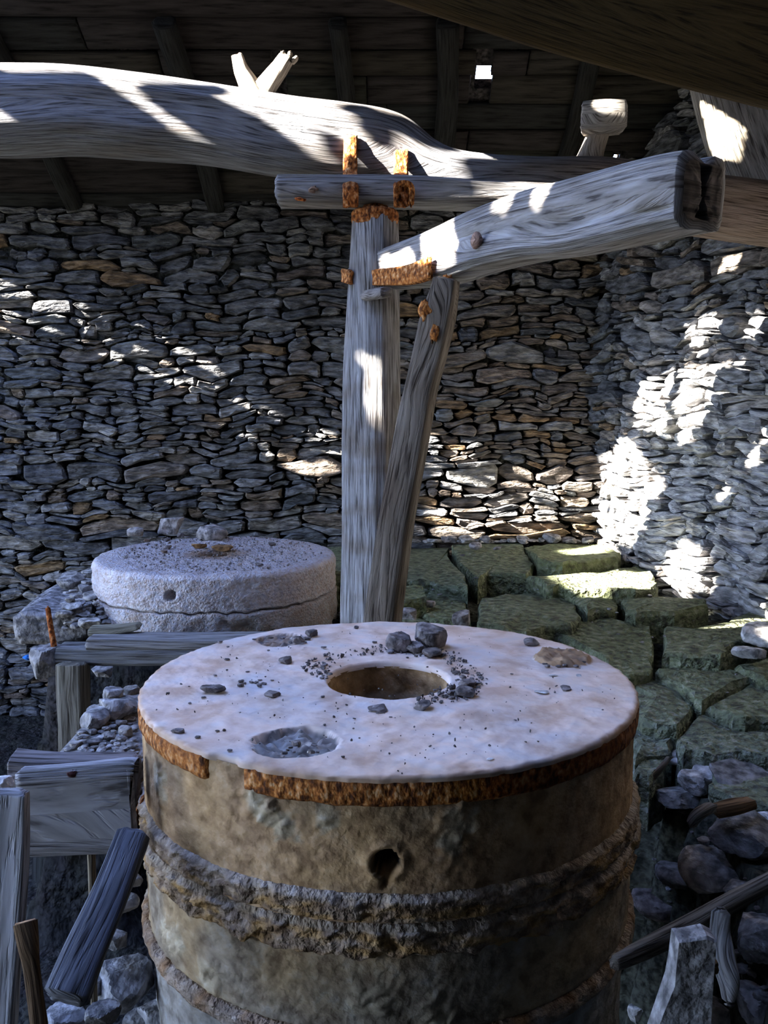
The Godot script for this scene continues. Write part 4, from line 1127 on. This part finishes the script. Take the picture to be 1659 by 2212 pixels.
# ---------------------------------------------------------------- loose stones
func rock(called: String, label: String, category: String, px: float, py: float, w: float, flat: float, c: Color, base: Vector3, group := "", m: Material = null, kind := -1) -> Node3D:
	# w: width in pixels; base: the point it rests on
	var d := (base - EYE).dot(fwd)
	var s := w * d / F
	var o := MeshInstance3D.new()
	var k := rng.randi() % rocks.size() if kind < 0 else kind
	var pool: Array = rocks if s > 0.03 else chips
	o.mesh = pool[k % pool.size()]
	o.name = numbered(called)
	add_child(o)
	var mm: StandardMaterial3D = m if m else M.rubble
	var key := "%s_%d_%d_%d" % [mm.resource_name, int(c.r * 25), int(c.g * 25), int(c.b * 25)]
	if not M.has(key):
		var t: StandardMaterial3D = mm.duplicate()
		t.albedo_color = c.linear_to_srgb()
		M[key] = t
	o.material_override = M[key]
	var turn := rnd(0, TAU)
	o.transform = Transform3D(Basis(Vector3.UP, turn).scaled(Vector3.ONE).rotated(Vector3.RIGHT, rnd(-0.2, 0.2)) * Basis.from_scale(Vector3(s * 1.08, s * flat * 1.1, s * 0.95)), base + Vector3(0, s * flat * 0.36, 0))
	return tag(o, label, category, group)

func scatter(n: int, area: Array, surf: Callable, w0: float, w1: float, called: String, label: String, group: String, pal: Array, m: Material = null, low := -9.0) -> void:
	var poly := PackedVector2Array()
	var r := Rect2(area[0][0], area[0][1], 0, 0)
	for q in area:
		poly.append(Vector2(q[0], q[1]))
		r = r.expand(Vector2(q[0], q[1]))
	var k := 0
	var tries := 0
	var taken := []
	while k < n and tries < n * 30:
		tries += 1
		var p := Vector2(rnd(r.position.x, r.end.x), rnd(r.position.y, r.end.y))
		if not Geometry2D.is_point_in_polygon(p, poly): continue
		if surf.call(p.x, p.y).y < low: continue
		var c: Color = pal[rng.randi() % pal.size()]
		var w := lerpf(w0, w1, pow(rng.randf(), 2.0))
		var clear := true
		for q in taken:
			if Vector2(p.x - q.x, (p.y - q.y) * 1.8).length() < (w + q.z) * 0.42: clear = false
		if not clear: continue
		taken.append(Vector3(p.x, p.y, w))
		k += 1
		rock(called, label, "stone" if called != "clod" else "clod", p.x, p.y, w, rnd(0.3, 0.8), c, surf.call(p.x, p.y), group, m)

func grit(called: String, n: int, area: Array, surf: Callable, w0: float, w1: float, c: Color, parent: Node3D = null) -> void:
	var mm := MultiMesh.new()
	mm.transform_format = MultiMesh.TRANSFORM_3D
	mm.mesh = chips[0]
	mm.instance_count = n
	var poly := PackedVector2Array()
	var r := Rect2(area[0][0], area[0][1], 0, 0)
	for q in area:
		poly.append(Vector2(q[0], q[1]))
		r = r.expand(Vector2(q[0], q[1]))
	var k := 0
	while k < n:
		var p := Vector2(rnd(r.position.x, r.end.x), rnd(r.position.y, r.end.y))
		if not Geometry2D.is_point_in_polygon(p, poly): continue
		var b: Vector3 = surf.call(p.x, p.y)
		var s := lerpf(w0, w1, pow(rng.randf(), 3.0))
		mm.set_instance_transform(k, Transform3D(Basis(Vector3(rnd(-1, 1), rnd(-1, 1), rnd(-1, 1)).normalized(), rnd(0, TAU)) * Basis.from_scale(Vector3(s, s * 0.7, s)), b + Vector3(0, s * 0.25, 0)))
		k += 1
	var o := MultiMeshInstance3D.new()
	o.multimesh = mm
	var t: StandardMaterial3D = M.rubble.duplicate()
	t.albedo_color = c.linear_to_srgb()
	o.material_override = t
	o.name = called if parent else numbered(called)
	o.set_meta("kind", "stuff")
	(parent if parent else self).add_child(o, true)

func rubble() -> void:
	for i in 14: rocks.append(rock_mesh(100 + i, 3, 0.8, 0.05))
	for i in 8: chips.append(rock_mesh(200 + i, 1, 0.7, 0.0))
	rng.seed = 77
	var mud := [Color(0.25, 0.22, 0.225), Color(0.3, 0.27, 0.27), Color(0.2, 0.175, 0.175)]
	var pale := [Color(0.42, 0.41, 0.42), Color(0.36, 0.34, 0.33), Color(0.3, 0.29, 0.3), Color(0.46, 0.44, 0.43)]
	var top := func(x, y): return on_y(x, y, DT + 0.001)
	# on the big millstone
	for q in [[927, 1397, 66, 1.0, "tallest dark mud clod behind the eye of the big millstone"], [868, 1402, 54, 0.85, "broad crumbly mud clod behind the eye, left of the tallest clod"], [898, 1408, 36, 0.7, "middle mud clod between the broad and the tallest clods behind the eye"], [935, 1416, 40, 0.5, "low crumbled mud clod in front of the tallest clod behind the eye"],
			[618, 1430, 28, 0.5, "flat grey flake lying alone left of the eye on the big millstone"], [460, 1494, 44, 0.4, "long flat mud flake at the left part of the big millstone's top"], [588, 1503, 32, 0.4, "thin upturned mud flake left of the eye on the big millstone"], [1007, 1482, 36, 0.5, "grey mud flake at the right rim of the eye"], [1008, 1502, 42, 0.5, "blocky grey flake at the front right rim of the eye"], [912, 1530, 36, 0.5, "wedge-shaped flake in front of the eye on the big millstone"],
			[818, 1532, 40, 0.2, "thin dark splinter of mud in front of the eye"], [644, 1388, 24, 0.8, "small clod in the far left plug of the big millstone"], [672, 1374, 24, 0.8, "upright chip behind the far left plug of the big millstone"], [1147, 1392, 30, 0.6, "small dark clod left of the rusty plug on the big millstone"], [1223, 1489, 26, 0.3, "flat dark flake in front of the rusty plug on the big millstone"], [640, 1612, 22, 0.8, "small pebble sitting in the front plug of the big millstone"], [384, 1582, 26, 0.5, "dark clod at the left rim of the big millstone's top"]]:
		rock("clod", q[4], "clod", q[0], q[1], q[2], q[3], mud[rng.randi() % 3], top.call(q[0], q[1]))
	var cl := "small dark mud crumb lying on the pale top of the big millstone"
	var gr := "mud crumbs on the big millstone"
	for area in [[[650, 1440], [720, 1418], [730, 1440], [700, 1480], [680, 1475]], [[740, 1420], [960, 1400], [970, 1425], [760, 1424]], [[975, 1430], [1010, 1440], [1050, 1480], [1020, 1490], [985, 1470]], [[900, 1515], [1015, 1490], [1020, 1505], [910, 1530]], [[520, 1472], [588, 1466], [588, 1482], [520, 1484]], [[560, 1380], [665, 1378], [660, 1392], [560, 1388]], [[1165, 1430], [1265, 1430], [1250, 1446], [1180, 1442]], [[575, 1615], [700, 1600], [690, 1632], [600, 1636]]]:
		scatter(9, area, top, 7, 19, "clod", cl, gr, mud)
	for q in [[697, 1506], [816, 1541], [844, 1550], [469, 1580], [428, 1594], [497, 1622], [475, 1388], [492, 1398], [491, 1426], [465, 1460], [550, 1382], [1105, 1457], [1113, 1556], [535, 1452], [770, 1357], [810, 1389], [580, 1406], [700, 1400], [440, 1508], [410, 1520]]:
		rock("clod", cl, "clod", q[0], q[1], rnd(6, 12), 0.5, mud[0], top.call(q[0], q[1]), gr)
	for q in [[1058, 1640, 16], [1172, 1495, 30], [1195, 1459, 16], [1250, 1460, 14], [546, 1616, 8]]:
		rock("lime_flake", "small white lime flake lying on the big millstone's dusty top", "flake", q[0], q[1], q[2], 0.12, Color(0.85, 0.85, 0.88), top.call(q[0], q[1]), "white flakes on the big millstone")
	grit("grit", 260, [[310, 1530], [480, 1400], [700, 1350], [990, 1350], [1250, 1420], [1350, 1520], [1200, 1600], [850, 1680], [500, 1620]], top, 0.002, 0.007, Color(0.2, 0.18, 0.18))
	grit("crumbs", 420, [[640, 1440], [700, 1412], [850, 1392], [990, 1410], [1060, 1470], [1020, 1510], [890, 1530], [900, 1510], [985, 1470], [960, 1425], [840, 1410], [730, 1425], [700, 1475]], func(x, y): return on_y(x, y, DT + 0.002), 0.004, 0.012, Color(0.2, 0.18, 0.185))
	# on the second millstone
	var top2 := func(x, y): return on_y(x, y, 0.852)
	for q in [[368, 1152, 58, 0.8, "pale angular stone on the back left of the second millstone"], [464, 1163, 62, 0.6, "pale flat stone behind the eye of the second millstone"], [296, 1158, 32, 0.8, "small pale stone at the back left edge of the second millstone"], [430, 1184, 26, 0.5, "rusty flake at the left of the second millstone's eye"], [480, 1190, 40, 0.4, "curled rusty flake in the second millstone's eye"]]:
		rock("stone" if q[0] != 430 and q[0] != 480 else "rusty_flake", q[4], "stone", q[0], q[1], q[2], q[3], Color(0.4, 0.37, 0.37) if q[0] != 430 and q[0] != 480 else Color(0.3, 0.17, 0.08), top2.call(q[0], q[1]))
	scatter(46, [[235, 1195], [330, 1160], [470, 1155], [640, 1165], [700, 1195], [620, 1225], [450, 1238], [300, 1228]], top2, 5, 18, "pebble", "small grey pebble strewn on top of the second millstone", "pebbles on the second millstone", [Color(0.24, 0.21, 0.22), Color(0.34, 0.31, 0.31), Color(0.3, 0.22, 0.18)])
	grit("grit", 1400, [[235, 1195], [330, 1160], [470, 1155], [640, 1165], [700, 1195], [620, 1225], [450, 1240], [300, 1230]], top2, 0.004, 0.012, Color(0.3, 0.27, 0.27))
	# rubble round it
	var gnd := func(x, y): return on_ground(x, y)
	scatter(42, [[140, 1240], [210, 1225], [215, 1290], [290, 1340], [290, 1362], [130, 1362]], gnd, 14, 56, "rubble_stone", "pale broken stone in the heap left of the second millstone", "rubble left of the second millstone", pale, null, 0.6)
	scatter(22, [[300, 1372], [600, 1360], [740, 1320], [745, 1345], [560, 1385], [320, 1392]], gnd, 8, 26, "mortar_piece", "small pale mortar piece on the frame in front of the second millstone", "mortar pieces before the second millstone", pale)
	rock("rag", "pale crumpled bundle hanging at the left end of the frame beam", "bundle", 105, 1430, 66, 1.25, Color(0.3, 0.29, 0.31), at(103, 1456, 3.72))
	rock("pale_stone", "smooth pale stone in the dark gap under the frame beam", "stone", 225, 1446, 46, 0.5, Color(0.34, 0.33, 0.35), at(225, 1456, 3.9))
	rock("plastic_scrap", "tiny bright blue plastic scrap in the dark pit at the left", "scrap", 62, 1421, 22, 0.4, Color(0.05, 0.3, 0.95), on_ground(62, 1424))
	# the beds of mortar the heaps lie on
	var bed := {"seg": 48, "rings": 40, "power": 7.0, "lump": 0.02, "lump_f": 3.0, "groove": 0.006, "bevel": 0.02, "color": Color(0.33, 0.32, 0.33), "seed": 3.0}
	var bed_size := [Vector2(0.12, 0.05), Vector2(0.12, 0.05), Vector2(0.115, 0.05)]
	tag(obj("mortar_bed", timber([Vector3(-0.71, 0.668, -2.06), Vector3(-0.70, 0.668, -2.4), Vector3(-0.69, 0.668, -2.72)], bed_size, bed), M.rubble), "bed of pale mortar under the rubble heap beside the big millstone", "mortar")
	bed.seed = 8.0
	bed_size = [Vector2(0.17, 0.08), Vector2(0.13, 0.085), Vector2(0.17, 0.08)]
	tag(obj("mortar_bed", timber([Vector3(-1.47, 0.6, -4.0), Vector3(-1.535, 0.6, -4.5), Vector3(-1.47, 0.6, -5.05)], bed_size, bed), M.rubble), "pale crumbling masonry bank left of the second pair of millstones", "mortar")
	# heap left of the big millstone
	scatter(120, [[180, 1560], [230, 1500], [290, 1500], [296, 1655], [180, 1655]], gnd, 14, 50, "rubble_stone", "pale chip of stone in the rubble heap against the big millstone's left side", "rubble left of the big millstone", pale, null, 0.66)
	scatter(46, [[62, 1630], [110, 1600], [180, 1585], [182, 1655], [70, 1655]], gnd, 18, 52, "rubble_stone", "pale chip of stone on the rear plank at the far left of the rubble", "rubble on the rear plank", pale, null, 0.6)
	for q in [[250, 1535, 78, 0.7, "large pale mortar block on top of the rubble heap left of the big millstone"], [205, 1555, 56, 0.9, "pale block at the left corner of the rubble heap behind the planks"], [247, 1500, 40, 1.0, "small pale pointed stone crowning the rubble heap left of the big millstone"]]:
		rock("mortar_block", q[4], "stone", q[0], q[1], q[2], q[3], Color(0.44, 0.43, 0.45), on_ground(q[0], q[1] + 14))
	rock("white_stone", "white stone at the left edge above the upright pale board", "stone", 8, 1690, 40, 0.8, Color(0.75, 0.75, 0.8), at(6, 1702, 1.85))
	for q in [[252, 2030, 56, 0.8, "pale rounded stone below the leaning timber, touching the big millstone"], [270, 2125, 110, 1.0, "big crumbly mortar lump at the foot of the big millstone, lower left"], [205, 2120, 64, 0.8, "grey stone between the leaning timber's foot and the mortar lump"], [150, 2195, 80, 0.8, "pale angular stone at the bottom edge under the leaning timber"], [345, 2190, 86, 0.7, "bluish grey stone leaning on the lowest band of the big millstone"], [225, 2190, 60, 0.8, "dark grey stone at the bottom edge under the mortar lump"], [290, 1900, 34, 0.9, "small pale stone wedged by the big millstone under the broad plank"], [275, 1945, 44, 0.5, "flat chip of stone behind the leaning timber"], [40, 2075, 26, 1.0, "small pale stone behind the stake"], [300, 2205, 60, 0.7, "grey stone at the bottom edge beside the bluish stone"]]:
		rock("rubble_stone", q[4], "stone", q[0], q[1], q[2], q[3], Color(0.36, 0.37, 0.41), on_ground(q[0], q[1] + q[2] * 0.3))
	# right side
	for q in [[1490, 1640, 104, 0.4, "pale lichened flat stone poised on rubble right of the big millstone", 0.5], [1406, 1612, 36, 0.8, "small pale pointed stone close to the big millstone's right side", 0.45], [1500, 1690, 60, 0.9, "grey stone under the pale lichened flat stone", 0.32], [1540, 1680, 70, 0.6, "long pale stone leaning beside the flat lichened stone", 0.36], [1590, 1690, 130, 0.5, "broad mossy stone at the right edge beyond the brown rotten wood", 0.16], [1470, 1720, 110, 0.4, "bluish grey slab lying under the flat lichened stone", 0.24], [1645, 1765, 80, 0.6, "whitish mortar lump at the right edge", 0.45], [1600, 1800, 120, 0.6, "mixed dark conglomerate lump at the right edge above the slanting stick", 0.17],
			[1560, 1880, 150, 0.5, "wide grey mortar slab above the slanting stick", 0.3], [1470, 1890, 90, 0.5, "dim grey slab left of the wide mortar slab", 0.2], [1600, 1925, 60, 0.6, "small pale stone resting against the upper part of the slanting stick", 0.38], [1545, 1915, 40, 0.8, "bright pale stone above the middle of the slanting stick", 0.46], [1420, 1950, 90, 0.5, "brownish stone above the lower end of the slanting stick", 0.14],
			[1650, 2030, 110, 1.1, "large round grey boulder at the right edge below the slanting stick", 0.33], [1380, 2190, 44, 1.2, "small pointed pale stone at the bottom edge right of the big millstone", 0.42], [1562, 2195, 76, 0.9, "bright angular stone at the bottom edge right of the tall slab", 0.55], [1635, 2170, 90, 0.9, "grey angular stone at the bottom right corner", 0.4], [1660, 1380, 90, 0.6, "sunlit white stone at the right edge on the mossy flags", 0.5], [1618, 1412, 56, 0.6, "round grey stone on the mossy flags below the sunlit white stone", 0.36], [1650, 1600, 70, 0.3, "flat pale stone at the right edge on the lower flags", 0.34]]:
		rock("stone", q[4], "stone", q[0], q[1], q[2], q[3], Color(q[5] * 1.65, q[5] * 1.62, q[5] * 1.65), on_ground(q[0], q[1] + q[2] * q[3] * 0.3) if q[1] > 1500 else on_y(q[0], q[1] + 10, 0.63))
	var sl := begin()
	sl.set_color(Color(0.36, 0.35, 0.36))
	var base := at(1490, 2240, 1.66)
	flagstone(PackedVector2Array([Vector2(-0.075, -0.02), Vector2(-0.02, -0.022), Vector2(0.033, -0.02), Vector2(0.035, 0.05), Vector2(0.036, 0.116), Vector2(0.037, 0.19), Vector2(0.02, 0.199), Vector2(-0.01, 0.192), Vector2(-0.031, 0.19), Vector2(-0.034, 0.15), Vector2(-0.039, 0.108), Vector2(-0.055, 0.05)]), 0.012, 0.03, 0.004, 0.0015, func(u, v, w): return Vector3(u, v, w), Color(0.4, 0.39, 0.4), sl, 1.0)
	var slab := obj("tall_slab", done(sl), M.rubble)
	slab.position = base
	tag(slab, "tall pale stone slab standing under the slanting stick in the lower right", "slab")
	scatter(60, [[1385, 1560], [1659, 1560], [1659, 2000], [1420, 1960], [1385, 1800]], gnd, 8, 34, "rubble_chip", "small grey stone chip among the rubble right of the big millstone", "stone chips right of the big millstone", [Color(0.2, 0.2, 0.2), Color(0.28, 0.28, 0.29), Color(0.14, 0.14, 0.13), Color(0.38, 0.38, 0.4)])
	scatter(24, [[1500, 2140], [1659, 1990], [1659, 2212], [1500, 2212]], gnd, 14, 46, "rubble_chip", "grey stone chip in the bottom right corner of the rubble", "stone chips in the bottom right corner", pale)
	# pale bits on the flags, and along the foot of the wall
	var fl := func(x, y): return on_y(x, y, 0.695 if y < 1260 else 0.65)
	for q in [[920, 1305, 34, 0.6, "small pale stone on the mossy flags right of the crane strut"], [880, 1330, 44, 0.6, "pale stone on the flags just behind the big millstone's back rim"], [1000, 1342, 40, 0.8, "pale wedge stone behind the big millstone's back rim, right of the clods"], [1030, 1178, 26, 0.6, "small reddish stone at the foot of the back wall by the cracked flag"], [1075, 1182, 16, 0.6, "tiny pale stone on the flags below the back wall"]]:
		rock("stone", q[4], "stone", q[0], q[1], q[2], q[3], Color(0.4, 0.39, 0.37), fl.call(q[0], q[1] + 6))
	scatter(40, [[870, 1150], [1280, 1150], [1280, 1175], [870, 1178]], func(x, y): return on_z(x, y, WZ + 0.1) * Vector3(1, 0, 1) + Vector3(0, 0.68, 0), 10, 34, "scree_stone", "small pale stone fallen along the foot of the back wall", "scree at the foot of the back wall", pale)
	scatter(34, [[870, 1180], [1500, 1240], [1640, 1500], [1400, 1500], [1250, 1350], [880, 1300]], fl, 4, 11, "pale_bit", "tiny pale stone bit on the mossy flags", "pale bits on the flags", pale)

# ---------------------------------------------------------------- scene
func _ready() -> void:
	fwd = Vector3(0, -sin(deg_to_rad(PITCH)), -cos(deg_to_rad(PITCH)))
	upv = Vector3(0, cos(deg_to_rad(PITCH)), -sin(deg_to_rad(PITCH)))
	nz.noise_type = FastNoiseLite.TYPE_SIMPLEX_SMOOTH
	nz.frequency = 0.05
	nz.fractal_type = FastNoiseLite.FRACTAL_FBM
	nz.fractal_octaves = 3
	nz.seed = 5
	var cam := Camera3D.new()
	cam.name = "camera"
	cam.fov = rad_to_deg(2.0 * atan(1106.0 / F))
	cam.position = EYE
	cam.rotation_degrees = Vector3(-PITCH, 0, 0)
	cam.near = 0.05
	cam.far = 200.0
	add_child(cam)
	var sky := ProceduralSkyMaterial.new()
	sky.sky_top_color = Color(0.45, 0.55, 0.78)
	sky.sky_horizon_color = Color(0.8, 0.89, 1.0)
	sky.sky_curve = 0.3
	sky.ground_bottom_color = Color(0.3, 0.28, 0.26)
	sky.ground_horizon_color = Color(0.5, 0.5, 0.5)
	sky.sun_angle_max = 5.0
	var e := Environment.new()
	e.background_mode = Environment.BG_SKY
	e.sky = Sky.new()
	e.sky.sky_material = sky
	e.background_energy_multiplier = 12.0
	e.tonemap_mode = Environment.TONE_MAPPER_LINEAR
	e.tonemap_exposure = 2.3
	e.sdfgi_enabled = true
	e.ssao_enabled = true
	e.ssil_enabled = true
	var we := WorldEnvironment.new()
	we.name = "environment"
	we.environment = e
	add_child(we)
	var sun := DirectionalLight3D.new()
	sun.name = "sun"
	sun.light_color = Color(1.0, 0.97, 0.91)
	sun.light_energy = 24.0
	sun.light_angular_distance = 0.5
	sun.sky_mode = DirectionalLight3D.SKY_MODE_LIGHT_ONLY
	sun.shadow_enabled = true
	sun.basis = Basis.looking_at(sun_dir, Vector3.UP)
	add_child(sun)
	materials()
	ground()
	walls()
	roof()
	floor_slabs()
	big_millstone()
	second_millstone()
	crane()
	far_timbers()
	timbers()
	rubble()
